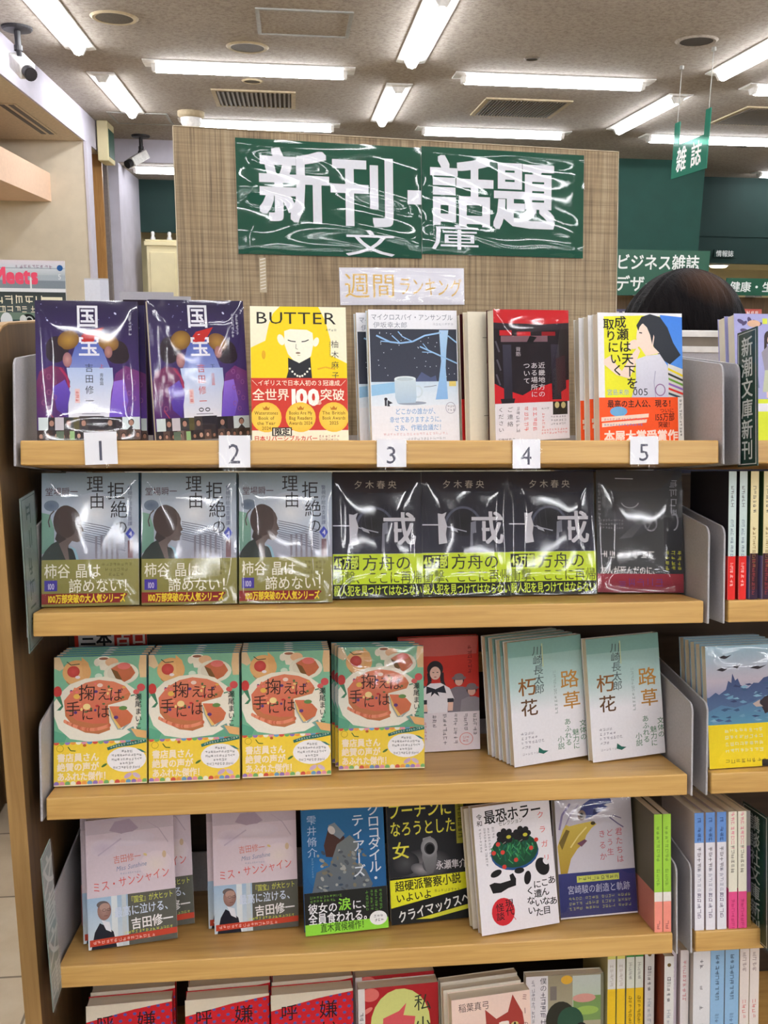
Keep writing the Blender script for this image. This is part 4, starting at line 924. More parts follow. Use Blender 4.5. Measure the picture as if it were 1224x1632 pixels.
def vent(x0, y0, x1, y1, label, n, axis='x'):
    t = thing('ceiling_vent', label, 'air vent', ((x0+x1)/2, (y0+y1)/2, CEIL), group='square ceiling vents')
    w_, d = (x1-x0)/2, (y1-y0)/2
    mb = MB(); mb.box(-w_, -d, -0.004, w_, d, 0); mb.build('backing', 'vent_dark', t)
    mb = MB()
    for a in ((-w_-.03, -d-.03, w_+.03, -d), (-w_-.03, d, w_+.03, d+.03), (-w_-.03, -d, -w_, d), (w_, -d, w_+.03, d)): mb.box(a[0], a[1], -0.01, a[2], a[3], 0)
    mb.build('frame', 'rim_cream', t)
    mb = MB()
    for i in range(n):
        q = -w_+(i+0.5)*2*w_/n; mb.box(q-w_/n*0.45, -d, -0.014, q+w_/n*0.45, d, -0.004)
    mb.build('slat_grille', 'vent_grey', t)
vent(-0.21, 5.74, 0.295, 6.21, 'square slatted air vent beside the small ceiling disc', 16)
vent(1.65, 5.70, 2.20, 6.23, 'brown square air vent behind the right-hand long light', 26)
vent(3.50, 5.67, 4.06, 6.23, 'brown square air vent cut by the picture edge', 26)
def hatch(x0, y0, x1, y1, label):
    t = thing('access_hatch', label, 'ceiling hatch', ((x0+x1)/2, (y0+y1)/2, CEIL), group='ceiling access hatches')
    w_, d = (x1-x0)/2, (y1-y0)/2
    mb = MB(); mb.box(-w_, -d, -0.003, w_, d, 0); mb.build('panel', 'ceiling', t)
    mb = MB()
    for a in ((-w_-.02, -d-.02, w_+.02, -d), (-w_-.02, d, w_+.02, d+.02), (-w_-.02, -d, -w_, d), (w_, -d, w_+.02, d)): mb.box(a[0], a[1], -0.007, a[2], a[3], 0)
    mb.build('frame', 'trim_grey', t)
hatch(0.14, 3.95, 0.58, 4.35, 'square ceiling hatch in a grey frame at the top edge')
hatch(-1.07, 6.63, -0.66, 7.04, 'square ceiling hatch between the fascia and the dome camera')
# slot diffuser in the soffit
t = thing('slot_vent', 'black twin slot diffuser in the cream soffit', 'air vent', (-1.445, 5.77, ZT+1.32))
mb = MB(); mb.box(-0.06, -0.52, -0.006, 0.06, 0.52, 0); mb.build('frame', 'soffit', t)
mb = MB()
for q in (-0.028, 0.028): mb.box(q-0.016, -0.5, -0.008, q+0.016, 0.5, -0.006)
mb.build('slot', 'black', t)
# surveillance cameras
def spycam(x, y, label, s=1.0, rz=0):
    t = thing('surveillance_camera', label, 'security camera', (x, y, CEIL), (0, 0, R(rz)), 'cameras hung from the ceiling')
    t.scale = (s, s, s)
    mb = MB(); mb.lathe([(0, -0.02), (0.07, -0.018), (0.078, -0.01), (0.078, 0)], 24); mb.build('mount', 'black', t)
    mb = MB(); mb.cyl((0, 0, -0.01), (0, 0, -0.1), 0.016); mb.cyl((0, 0, -0.1), (0.01, -0.02, -0.15), 0.013); mb.lathe([(0.022, -0.09), (0.022, -0.115)], 12); mb.build('stem', 'black', t)
    b = bpy.data.objects.new('body', None)
    mb = MB(); mb.box(-0.04, -0.1, -0.04, 0.04, 0.09, 0.035)
    o = mb.build('body', 'white_metal', t, bevel=0.006); o.location = (0.02, -0.03, -0.19); o.rotation_euler = (R(28), R(-8), R(28))
    mb = MB(); mb.cyl((0, -0.1, 0), (0, -0.15, 0), 0.032, 0.034, 16); mb.cyl((0, -0.15, 0), (0, -0.152, 0), 0.025, 0.025, 16)
    mb.build('lens', 'black', o)
spycam(-1.135, 4.445, 'white box camera on a black mount beside the near soffit')
spycam(-0.99, 7.60, 'far white box camera on a black stem beside the header board', 1.0, -70)
t = thing('dome_camera', 'white dome camera on the ceiling above the board corner', 'security camera', (-0.453, 6.52, CEIL))
mb = MB(); mb.lathe([(0, -0.045), (0.085, -0.045), (0.1, -0.03), (0.1, 0)], 28); mb.build('base', 'rim_cream', t, smooth=True)
mb = MB(); mb.lathe([(0, -0.135), (0.03, -0.13), (0.06, -0.11), (0.076, -0.08), (0.08, -0.045)], 28); mb.build('dome', 'white_metal', t, smooth=True)
# exit sign box at the end of the fascia
t = thing('exit_sign', 'cream box sign with a green face at the end of the fascia', 'exit sign', (-1.185, 7.1, ZT+1.36))
mb = MB(); mb.box(-0.05, -0.14, -0.12, 0.035, 0.14, 0.1825); mb.build('case', 'cream_wall', t, bevel=0.008)
mb = MB(); mb.box(0.035, -0.115, -0.085, 0.038, 0.115, 0.125); mb.build('face', 'green_sign', t)
# warm lamp under the soffit, out of the picture, lighting the beige wall
t = thing('downlight', 'warm round downlight under the soffit beyond the picture edge', 'downlight', (-2.25, 5.3, ZT+1.32))
mb = MB(); mb.lathe([(0.09, 0), (0.09, -0.012), (0.1, -0.014), (0.11, 0)], 20); mb.build('rim', 'white_metal', t)
mb = MB(); mb.lathe([(0, -0.006), (0.09, -0.006)], 20); mb.build('bulb', 'warm_lamp', t)

# hanging translucent sign
def hanging_sign():
    MAT['green_clear'] = film_mat('translucent_green_acrylic', 0.04, 0.1, (0.25, 0.62, 0.52, 1), 0.02, 4)
    nt = MAT['green_clear'].node_tree
    d = N(nt, 'ShaderNodeBsdfDiffuse'); d.inputs[0].default_value = rgb((52, 120, 100))
    mx = N(nt, 'ShaderNodeMixShader'); mx.inputs[0].default_value = 0.78
    src = nt.nodes['Material Output'].inputs['Surface'].links[0].from_socket
    nt.links.new(src, mx.inputs[1]); nt.links.new(d.outputs[0], mx.inputs[2]); nt.links.new(mx.outputs[0], nt.nodes['Material Output'].inputs['Surface'])
    A_, B_ = Vector((2.578, 4.67, CEIL)), Vector((2.585, 4.262, CEIL))
    ang = math.atan2(B_.y-A_.y, B_.x-A_.x)
    zt, zb = ZT+1.16, ZT+0.914
    t = thing('hanging_sign', 'translucent green sign with two white characters hanging on wires', 'hanging sign', (A_.x, A_.y, zb), (0, 0, ang))
    Ld = (B_-A_).length; H = zt-zb
    mb = MB(); pts = [(-0.03, 0), (Ld+0.03, 0), (Ld+0.03, H+0.07), (Ld-0.03, H+0.07), (Ld-0.03, H-0.06), (0.04, H-0.06), (0.04, H+0.07), (-0.03, H+0.07)]
    mb.prism(pts, 1, -0.003, 0.003)
    A = Art(Ld, H-0.06, (0, 0, 100, 46)); A.text('雑', 8, 4, 36, (240, 240, 240), bold=0.02, sx=0.95); A.text('誌', 56, 4, 36, (240, 240, 240), bold=0.02, sx=0.95)
    A.into(mb, front(0.0035), 1); mb.build('panel', ['green_clear', 'ink'], t)
    for x in (0, Ld):
        mb = MB(); mb.cyl((x, 0, H+0.06), (x, 0, CEIL-zb), 0.002, seg=6); mb.lathe([(0, 0), (0.012, 0.0), (0.012, 0.02), (0, 0.02)], 10, centre=(x, 0, CEIL-zb-0.02)); mb.build('wire', 'trim_grey', t)
hanging_sign()

# ---------------------------------------------------------------- far things
def signboard(x0, z0, x1, z1, y, label, lines, name='category_sign', mat='green_sign'):
    t = thing(name, label, 'sign', (x0, y, z0))
    W, H = x1-x0, z1-z0
    mb = MB(); mb.box(0, 0, 0, W, 0.02, H)
    A = Art(W, H, (0, 0, W*1000, H*1000))
    for (s, x, yy, sz, wd) in lines: A.text(s, x, yy, sz, (226, 230, 228), w=wd, bold=0.02)
    A.into(mb, front(0.001), 1); mb.build('board', [mat, 'ink'], t)
    return t
def rack(x0, x1, y, ztop, label, mags, cols):
    t = thing('magazine_rack', label, 'rack', (x0, y, 0))
    W = x1-x0
    mb = MB(); mb.box(0, 0.13, 0, W, 0.16, ztop); mb.build('back_panel', 'panel', t)
    for k, q in enumerate((0, W-0.02)):
        mb = MB(); mb.box(q, -0.22, 0, q+0.02, 0.13, ztop-0.35); mb.build('side_panel', 'panel', t)
    for z in (0.4, 0.8, ztop-0.37):
        mb = MB(); mb.box(0.02, -0.2, z-0.02, W-0.02, 0.13, z); mb.box(0.02, -0.2, z, W-0.02, -0.19, z+0.03); mb.build('ledge', 'panel', t)
    n = len(cols)
    for i, (c, c2, lab) in enumerate(cols):
        A = Art(0.21, 0.285, (0, 0, 210, 285)); A.rect(0, 0, 210, 285, c, c2); A.ell(105, 120, 60, 70, tuple(int(v*0.6+60) for v in c2)); A.marks(15, 12, 34, 5, (236, 230, 226)); A.marks(20, 240, 16, 9, (240, 236, 220)); A.rect(0, 60, 210, 66, (200, 150, 130))
        o = thing('magazine', lab, 'magazine', (x0+0.04+i*(W-0.08)/n, y-0.165, ztop-0.3680), (R(-14), 0, 0), mags)
        mb = MB(); mb.box(0, 0, 0, 0.21, 0.006, 0.285, (220, 216, 208)); A.into(mb, front(0.0002)); mb.build('cover', 'ink_gloss', o)
rack(2.1, 3.2, 5.14, ZT+0.235, 'wooden magazine rack below the business magazine sign', 'magazines under the business sign', [
    ((120, 80, 60), (190, 170, 160), 'brown and white magazine nearest the header board edge'), ((60, 60, 90), (150, 120, 100), 'dark blue magazine behind the bowed head, nearer the board'), ((150, 60, 50), (200, 190, 180), 'red magazine hidden behind the bowed head'), ((80, 100, 70), (200, 200, 170), 'green magazine at the far end of the business rack')])
signboard(2.355, ZT+0.236, 3.0, ZT+0.52, 5.0, 'green two-line sign for business magazines behind the bowed head', [('ビジネス雑誌', 18, 25, 105, 560), ('デザイン', 18, 160, 105, 400)])
for k in (0,):
    mb = MB(); mb.box(2.6, 5.02, ZT+0.235, 2.66, 5.27, ZT+0.30); o = mb.build('sign_bracket', 'trim_grey'); tag(o, 'grey bracket holding the business magazine sign', 'bracket')
rack(3.4, 4.6, 6.14, ZT+0.25, 'wooden magazine rack below the health sign', 'magazines under the health sign', [
    ((150, 96, 70), (206, 180, 160), 'tan magazine first under the health sign'), ((170, 60, 50), (220, 190, 170), 'red and tan magazine under the middle of the health sign'), ((130, 80, 70), (230, 220, 210), 'brown magazine with pale foot under the health sign'), ((100, 110, 140), (220, 210, 200), 'grey blue magazine at the end of the health rack')])
signboard(3.655, ZT+0.262, 4.25, ZT+0.392, 6.1, 'green sign about health and living over the magazines', [('健康・生活', 24, 24, 82, 440)])
mb = MB(); mb.box(3.9, 6.12, ZT+0.25, 3.96, 6.27, ZT+0.30); o = mb.build('sign_bracket', 'trim_grey'); tag(o, 'grey bracket holding the health sign', 'bracket')
t = signboard(4.86, ZT+0.71, 5.12, ZT+0.79, 9.0, 'small dim lettering on the far dark green wall', [('情報誌', 20, 5, 70, 200)], 'wall_sign', 'green_wall_dark')
t = thing('downlight', 'glowing oval downlight beneath the far green wall', 'downlight', (5.06, 9.3, ZT+0.65))
mb = MB(); mb.lathe([(0, -0.04), (0.08, -0.035), (0.1, -0.015), (0.1, 0)], 20); mb.build('bulb', 'warm_lamp', t)
mb = MB(); mb.lathe([(0.1, 0), (0.1, -0.015), (0.115, -0.016), (0.12, 0)], 20); mb.build('rim', 'white_metal', t)
mb = MB(); mb.box(4.25, 9.2, ZT+0.65, 9, 10.6, ZT+0.70); struct('ceiling_far', mb, 'cream_wall')
# cream cabinet beyond the column
t = thing('cabinet', 'tall cream cabinet beyond the lilac column', 'cabinet', (-1.1, 8.42, 0))
mb = MB(); mb.box(0, 0, 0, 0.3, 0.4, ZT+0.68); mb.build('body', 'cream_wall', t, bevel=0.005)
mb = MB(); mb.box(-0.02, -0.02, ZT+0.68, 0.32, 0.42, ZT+0.72); mb.box(-0.01, -0.01, ZT+0.72, 0.31, 0.41, ZT+0.735); mb.build('cornice', 'cream_wall', t, bevel=0.005)
mb = MB(); mb.box(0.03, -0.012, 0.2, 0.27, 0, ZT+0.62); d = mb.build('door', 'cream_wall', t, bevel=0.004)
mb = MB(); mb.cyl((0.05, -0.03, 1.1), (0.05, -0.03, 1.25), 0.008); mb.build('handle', 'trim_grey', d)
for k, q in enumerate((-1.06, -0.9)):
    o = thing('figurine', ('small white ornament on the cream cabinet, beside the column', 'small white ornament on the cream cabinet, nearer the header board')[k], 'ornament', (q, 8.6, ZT+0.735), group='ornaments on the cream cabinet')
    mb = MB(); mb.lathe([(0, 0), (0.03, 0), (0.022, 0.03), (0.012, 0.05), (0.02, 0.065), (0.015, 0.085), (0, 0.09)], 14); mb.build('body', 'white_metal', o, smooth=True)

# magazine in a floor rack beyond the end panel
def left_magazine():
    rk = thing('magazine_rack', 'low brown rack holding the train magazine beyond the end panel', 'rack', (-0.62, 1.55, 0))
    mb = MB(); mb.box(0, 0.12, 0, 0.42, 0.15, 1.34); mb.build('back_panel', 'panel', rk)
    mb = MB(); mb.box(0.0, -0.06, 1.24, 0.42, 0.12, 1.26); mb.box(0, -0.06, 1.26, 0.42, -0.05, 1.29); mb.build('ledge', 'panel', rk)
    for q in (0, 0.4):
        mb = MB(); mb.box(q, -0.06, 0, q+0.02, 0.12, 1.24); mb.build('side_panel', 'panel', rk)
    A = Art(0.215, 0.345, (-36, 412, 103, 630))
    A.rect(-36, 412, 103, 630, (170, 180, 190), (150, 160, 170)); A.rect(-36, 412, 103, 424, (224, 214, 222), (206, 212, 220)); A.marks(20, 419, 7, 9, (130, 90, 120)); A.rect(-36, 426, 103, 436, (206, 212, 218), (180, 190, 196))
    A.rect(-36, 445, 103, 458, (130, 140, 150)); A.ell(95, 424, 5, 5, (40, 90, 150)); A.text('5', 91, 432, 12, (226, 230, 230))
    A.text('Meets', -18, 418, 36, (232, 84, 112), w=76, bold=0.045)
    A.rect(44, 440, 47, 458, (226, 230, 230)); A.rect(-36, 458, 103, 464, (230, 232, 236))
    A.rect(-36, 464, 103, 500, (60, 66, 66), (80, 92, 92)); cr = (240, 232, 206); A.marks(-34, 468, 18, 6, cr, gap=0.92); A.marks(-34, 486, 13, 8, cr, gap=0.95); A.rect(63, 472, 97, 477, cr); A.marks(84, 474, 10, 1, cr)
    A.rect(-36, 498, 103, 512, (110, 130, 116)); A.rect(-36, 510, 103, 630, (40, 70, 76), (60, 80, 80)); A.ell(2, 512, 10, 14, (220, 226, 230)); A.ell(38, 510, 12, 10, (30, 34, 34)); A.ell(30, 510, 6, 8, (214, 216, 216)); A.ring(40, 512, 6, 7, 2, (190, 196, 196)); A.ell(80, 505, 20, 14, (36, 34, 38))
    o = thing('magazine', 'magazine with a pink title above a train photo, beyond the end panel', 'magazine', (-0.532, 1.6, 1.2615), (R(-4), 0, 0))
    mb = MB(); mb.box(0, 0, 0, 0.215, 0.006, 0.345, (214, 214, 216)); A.into(mb, front(0.0002)); mb.build('cover', 'ink_gloss', o)
left_magazine()

# ---------------------------------------------------------------- the display fixture
ZS = {1: 0.0, 2: -0.1893, 3: -0.411, 4: -0.6325}
TAU = {1: 12, 2: 10, 3: 10, 4: 12, 5: 0}
DECK = -0.885
LBAY = 0.76
t = thing('bookcase', 'wood-ended bookcase frame carrying the slanted display shelves', 'bookcase', (0, 0, 0))
prof = [(0.32, 0), (0.32, ZT+0.117), (0.075, ZT+0.117)]
for i in range(7):
    a = R(90+i*15); prof.append((0.055+0.067*math.cos(a), ZT+0.050+0.067*math.sin(a)))
prof += [(-0.012, 0)]
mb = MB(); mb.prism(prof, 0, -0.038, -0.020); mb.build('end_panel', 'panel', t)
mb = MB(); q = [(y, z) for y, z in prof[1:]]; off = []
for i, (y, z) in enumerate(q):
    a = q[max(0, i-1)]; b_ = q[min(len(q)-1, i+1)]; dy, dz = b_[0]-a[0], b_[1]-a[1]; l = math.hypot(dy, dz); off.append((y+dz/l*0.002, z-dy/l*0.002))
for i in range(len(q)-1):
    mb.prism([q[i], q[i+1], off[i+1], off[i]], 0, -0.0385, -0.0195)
mb.build('lit_edge_strip', 'panel_lit_edge', t)  # added strip carrying the lighter, lit tone along the panel edge
mb = MB(); mb.box(-0.02, 0.235, ZT-0.075, 1.56, 0.305, ZT-0.045); mb.build('top_rail', 'dark_metal', t)
for x in (-0.012, 0.757, 1.53):
    mb = MB(); mb.box(x, 0.235, 0, x+0.026, 0.27, ZT-0.075); mb.build('upright', 'grey_metal', t)
mb = MB(); mb.box(-0.019, 0.222, ZT+DECK, 1.55, 0.234, ZT-0.08); MAT['gap_dark'] = wood('gap_dark_brown', [(0.3, (44, 32, 22)), (0.7, (64, 48, 34))], (2, 30, 30), 2, 0.6); mb.build('dark_gap_panel', 'gap_dark', t)  # added dark panel so the gaps between the shelves look dark
mb = MB(); mb.box(0.09, 0.214, ZT-0.36, 0.757, 0.222, ZT-0.333); mb.build('centre_rail', 'plank', t)
mb = MB(); mb.box(-0.019, 0.03, 0, 1.55, 0.235, ZT+DECK-0.03); mb.build('plinth', 'panel', t)
mb = MB(); mb.box(-0.019, -0.02, ZT+DECK-0.03, 1.55, 0.234, ZT+DECK); mb.build('bottom_deck', 'plank', t, bevel=0.002)
for k, z in enumerate((-0.12, -0.345, -0.56, -0.78)):
    mb = MB(); mb.box(0.02, 0.29, ZT+z-0.026, 0.745, 0.455, ZT+z); mb.build('rear_shelf', 'plank', t)
def plate_profile(row, hn, depth=0.19):
    tn = math.tan(R(TAU[row])); r = 0.012; pts = [(0, -0.027), (0, hn-r)]
    for i in range(1, 6):
        a = R(180-i*15.0); pts.append((r+r*math.cos(a), hn-r+r*math.sin(a)))
    pts += [(depth, hn+(depth-r)*tn), (depth, -0.027)]
    return pts
def shelf(row, x0, label, hn=0.088):
    t = thing('display_shelf', label, 'shelf', (x0, 0, ZT+ZS[row]), (-R(TAU[row]), 0, 0), 'slanted display shelves')
    mb = MB(); mb.box(0, 0, -0.026, LBAY, 0.2, 0); mb.build('plank', 'plank', t, bevel=0.0015)
    mb = MB(); mb.box(0, 0.2005, -0.026, LBAY, 0.203, 0.055 if row == 4 else 0.02); mb.build('back_lip', 'grey_metal', t)
    for x in (-0.0068, LBAY+0.0042):
        mb = MB(); mb.prism(plate_profile(row, hn), 0, x, x+0.0026); mb.build('end_plate', 'grey_metal', t, bevel=0.0008)
for b, nm in ((0, 'wooden display shelf with number cards on its edge'), ):
    shelf(1, 0, 'topmost slanted shelf, with the five number cards on its edge')
    shelf(2, 0, 'second slanted shelf, carrying the shrink-wrapped silhouette and black books')
    shelf(3, 0, 'third slanted shelf, carrying the four stacks of tart-cover books')
    shelf(4, 0, 'fourth slanted shelf, carrying the bowl-cover and blue-cover books')
shelf(1, 0.79, 'topmost shelf of the neighbouring bay, with the lilac book', 0.088)
shelf(2, 0.79, 'second shelf of the neighbouring bay, with red-footed spines')
shelf(3, 0.79, 'third shelf of the neighbouring bay, with the flying birds stack')
shelf(4, 0.79, 'fourth shelf of the neighbouring bay, with blue-topped spines')

# ---------------------------------------------------------------- books
KINDS = {}
def film_mesh(w, h, th, seed):
    rr = random.Random(seed); ws = [(rr.uniform(2, 6), rr.uniform(2, 6), rr.uniform(0, 6), rr.uniform(0.0001, 0.00035)) for _ in range(3)]
    y0 = -0.0022
    def fn(u, v):
        e = min(u, 1-u, v, 1-v); k = min(1, e/0.18)
        k = k*k*(3-2*k)
        d = 0.0030*k*(math.sin(math.pi*u)**0.6)*(0.55+0.45*math.sin(math.pi*v))
        for a, b, p, am in ws: d += am*k*math.sin(a*u+b*v*1.4+p)
        # drawn folds towards the upper corners
        for cx in (0, 1):
            dx, dy = abs(u-cx), 1-v
            d += 0.0007*math.exp(-((dx*1.3-dy)**2)*60)*math.exp(-(dx+dy)*2.2)*min(1, e/0.05)
        return (u*w, y0-d, v*h)
    mb = MB(); mb.grid(28, 36, fn)
    return mb.mesh('shrink_wrap', ['film'], True)
def kind(key, d):
    w, h, th = d.get('w', BW), d.get('h', BH), d['th']; parts = []
    A = d['art']; mb = MB(); sp = d['spine']; ct = 0.0004
    mb.box(0, 0, 0, w, ct, h, (220, 216, 208)); mb.box(0, th-ct, 0, w, th, h, sp); mb.box(w-ct, ct, 0, w, th-ct, h, sp)
    A.into(mb, front(0.00004))
    if 'spine_art' in d: d['spine_art'].into(mb, lambda u, v, dd: (w+dd+0.00003, u, v))
    parts.append(('cover', mb.mesh('cover', ['ink_gloss' if d.get('gloss') else 'ink']), None))
    mb = MB(); mb.box(0.0012, ct, 0.001, w-ct, th-ct, h-0.001); parts.append(('pages', mb.mesh('pages', ['pages']), None))
    if 'band' in d:
        B = d['band']; off = 0.00008+A.top*Art.DZ+0.00015; bh = d['bandh']; mb = MB()
        mb.box(0.0003, -off, 0.0002, w+0.0002, -off+0.0001, bh, (220, 216, 208)); c = d.get('bandside', B.tris[0][1][0]); mb.box(w+0.00005, -off, 0.0002, w+0.0002, th, bh, tuple(c))
        B.into(mb, front(off+0.00003)); parts.append(('paper_band', mb.mesh('paper_band', ['ink']), None))
    if d.get('wrap'): parts.append(('shrink_wrap', None, None))
    KINDS[key] = (parts, w, h, th)
WRAPN = [0]
def ground(P, M, corners, row):
    """base height so that the lowest corner just rests on the slanted shelf"""
    tn = math.tan(R(TAU[row])); z0 = ZT+(ZS[row] if row < 5 else DECK); best = 1e9
    for c in corners:
        q = M @ Vector(c); best = min(best, q.z - (z0 - (P[1]+q.y)*tn))
    return -best + 0.0003
def place(key, row, x, s, yaw, lean, label, group=None, wrap=None, name='paperback_book', cat='book'):
    parts, w, h, th = KINDS[key]; t_ = R(TAU[row])
    M = Euler((-R(lean), 0, R(yaw))).to_matrix()
    y = s*math.cos(t_)
    z = ground((x, y), M, [(0, 0, 0), (w, 0, 0), (0, th, 0), (w, th, 0)], row)
    t = thing(name, label, cat, (x, y, z), (-R(lean), 0, R(yaw)), group)
    for nm, me, _ in parts:
        if nm == 'shrink_wrap':
            WRAPN[0] += 1; me = film_mesh(w, h, th, WRAPN[0]*13+5)
        if wrap is False and nm == 'shrink_wrap': continue
        link(nm, me, t)
    if wrap is True:
        WRAPN[0] += 1; link('shrink_wrap', film_mesh(w, h, th, WRAPN[0]*13+5), t)
    return t

kind('twins_a', cov_twins(False)); kind('twins_b', cov_twins(True)); kind('yellow', cov_yellow()); kind('mug', cov_mug()); kind('gate', cov_gate()); kind('girl', cov_girl())
kind('refusal', cov_refusal()); kind('dark', cov_dark()); kind('slate', cov_slate()); kind('pie', cov_pie()); kind('uniform', cov_uniform()); kind('teal', cov_teal())
kind('pink', cov_pink()); kind('blue', cov_blue()); kind('gun', cov_gun()); kind('bowl', cov_bowl()); kind('gold', cov_gold())
kind('dots', cov_dots(0)); kind('moon', cov_moon()); kind('cat', cov_cat()); kind('picnic', cov_picnic()); kind('cloth', cov_cloth()); kind('birds', cov_birds())
kind('title', cov_title_page()); kind('maroon', cov_plain((70, 24, 30), (50, 20, 26), (206, 40, 40))); kind('white', cov_plain((224, 216, 200), (220, 210, 194))); kind('grey', cov_plain((96, 92, 104), (80, 76, 90), (170, 110, 110)))
kind('brown', cov_plain((136, 130, 128), (120, 60, 44), (140, 66, 48)))

# top shelf
g = 'ranked paperbacks on the top shelf'
place('twins_a', 1, 0.0121, 0.0206, 5.4, 16, 'glossy purple two-figure book above number card 1, front copy', g, wrap=True)
place('twins_a', 1, 0.0165, 0.040, 5.4, 16, 'copy behind the purple two-figure book above card 1', g)
place('twins_b', 1, 0.1355, 0.0278, 21, 7, 'purple two-figure book with red author name, turned, above number card 2', g, wrap=True)
place('yellow', 1, 0.2385, 0.0341, 2.5, 15, 'yellow and cream book with a long-haired face and red band', g)
place('mug', 1, 0.3735, 0.055, 11, 9, 'pale book with a white mug in snow above number card 3, front copy', g)
place('mug', 1, 0.3610, 0.0735, 11, 9, 'copy shifted aside behind the white mug in snow book', g)
place('gate', 1, 0.5158, 0.050, 22, 6, 'red and black shrine gate book above number card 4', g, wrap=True)
place('title', 1, 0.4890, 0.0645, 22, 6, 'coverless cream title page book behind the shrine gate book', g)
place('maroon', 1, 0.4825, 0.0785, 22, 6, 'dark red book peeping out behind the cream title page', g)
place('girl', 1, 0.6390, 0.050, 6, 11, 'yellow and blue book with a black-haired girl and orange band, front copy', g)
place('girl', 1, 0.6330, 0.0665, 6, 11, 'second copy directly behind the black-haired girl book', g)
place('girl', 1, 0.6270, 0.083, 6, 11, 'rearmost copy behind the black-haired girl book', g)
# second shelf
g = 'shrink-wrapped books on the second shelf'
for i, (x, a, nm) in enumerate(((0.0005, 1.0, 'first grey silhouette-head book in shrink wrap, at the shelf end'), (0.1109, 0.2, 'middle grey silhouette-head book in shrink wrap'), (0.2205, -0.6, 'third grey silhouette-head book in shrink wrap, next to the black books'))):
    place('refusal', 2, x, 0.035, a, 15.5, nm, g)
    place('refusal', 2, x+0.001, 0.052, a, 15.5, 'copy hidden right behind the '+('first', 'middle', 'third')[i]+' silhouette-head book', g, wrap=False)
for i, (x, s, nm) in enumerate(((0.3295, 0.058, 'first black book with lime band, beside the silhouette-head books'), (0.4370, 0.060, 'middle black book with lime band and big white character'), (0.5445, 0.063, 'third black book with lime band, beside the slate grey book'))):
    place('dark', 2, x, s, -0.5, 16.5, nm, g)
place('slate', 2, 0.6535, 0.064, -4, 17, 'slate grey book with dark red foot in glaring shrink wrap', g)
# third shelf
g = 'stacked tart-cover paperbacks'
ordn = ['front', 'second', 'third', 'fourth', 'fifth', 'sixth']
for j, (x, s, a, nm, n, dx) in enumerate(((0.0, 0.036, 0.8, 'stack beside the grey end plate', 5, 0.0002), (0.1095, 0.038, 0.5, 'stack second from the shelf end', 5, 0.0002), (0.2195, 0.042, 0.5, 'stack third from the shelf end', 5, -0.0002), (0.3366, 0.058, -1, 'stack next to the red uniform book', 3, -0.0035))):
    for k in range(n):
        place('pie', 3, x+dx*k, s+0.0143*k, a, 15.4, f'tart-cover book with yellow band, {ordn[k]} of the {nm}', g, wrap=(True if (j == 3 and k == 0) else None))
place('uniform', 3, 0.421, 0.118, 3, 12, 'red book with a girl in white school uniform', 'assorted books on the third shelf')
g = 'teal and white paperbacks'
for k in range(4):
    place('teal', 3, 0.5554-0.0062*k, 0.045+0.0150*k, 14, 13, ('teal to white book beside the red uniform book, front copy', 'second teal to white book, just behind the front copy', 'third teal to white book behind the front copies', 'rearmost teal to white book, nearest the red uniform book')[k], g)
place('teal', 3, 0.6585, 0.052, 11, 14.5, 'teal to white book against the grey end plate', g)
# fourth shelf
g = 'books on the fourth shelf'
place('pink', 4, 0.0280, 0.034, 8, 19, 'pale pink book with a suited man on its band, front copy by the clear sign', g)
place('pink', 4, 0.0180, 0.052, 8, 19, 'pale pink copy shifted towards the clear sign, behind the front copy', g)
place('pink', 4, 0.0450, 0.0735, 8, 19, 'pale pink copy showing past the right edge of the front copy', g)
place('grey', 4, 0.0040, 0.105, 4, 14, 'dim grey book with a reddish foot behind the clear sign', g)
place('pink', 4, 0.1790, 0.062, 4, 14, 'pale pink book with a suited man, beside the blue book', g)
place('pink', 4, 0.1700, 0.078, 4, 14, 'pale pink copy behind the one beside the blue book', g)
place('blue', 4, 0.2945, 0.040, 5, 19, 'deep blue book with silver title and black band', g)
place('gun', 4, 0.4060, 0.058, 4.5, 18, 'black book with yellow title and a gun muzzle', g)
place('bowl', 4, 0.5165, 0.016, 9.5, 19, 'white book with a green bowl and red seal', g)
place('white', 4, 0.5090, 0.036, 9.5, 19, 'plain pale book behind the green bowl book', g)
place('gold', 4, 0.6285, 0.050, 3.5, 18.5, 'pale book with gold and blue shapes and navy band', g, wrap=True)
# bottom deck
g = 'books on the bottom deck'
for k, (x, nm) in enumerate(((0.017, 'red polka-dot book at the wooden end panel'), (0.141, 'middle red polka-dot book'), (0.2505, 'red polka-dot book beside the red moon book'))):
    place('dots', 5, x, 0.022, 2.5, 11, nm+', front copy', g)
    place('dots', 5, x+0.001, 0.0458, 2.5, 11, 'copy behind the '+nm, g)
    place('white', 5, x-0.001, 0.0696, 2.5, 11, 'pale book at the back of the '+nm, g)
place('moon', 5, 0.3640, 0.024, 3, 11, 'dark red book with a pale moon and pink face', g)
place('moon', 5, 0.3620, 0.0458, 3, 11, 'copy behind the dark red moon book', g)
place('white', 5, 0.3610, 0.0676, 3, 11, 'pale book at the back of the dark red moon book', g)
place('cat', 5, 0.4850, -0.010, 6, 13, 'pink book with a red and white cat', g)
place('white', 5, 0.4775, 0.0125, 6, 12, 'pale thick book behind the pink cat book, nearest it', g)
place('white', 5, 0.4760, 0.0270, 6, 12, 'pale book at the back of the pink cat book', g)
place('picnic', 5, 0.5890, 0.030, 0, 11, 'muted green book with picnicking figures', g)
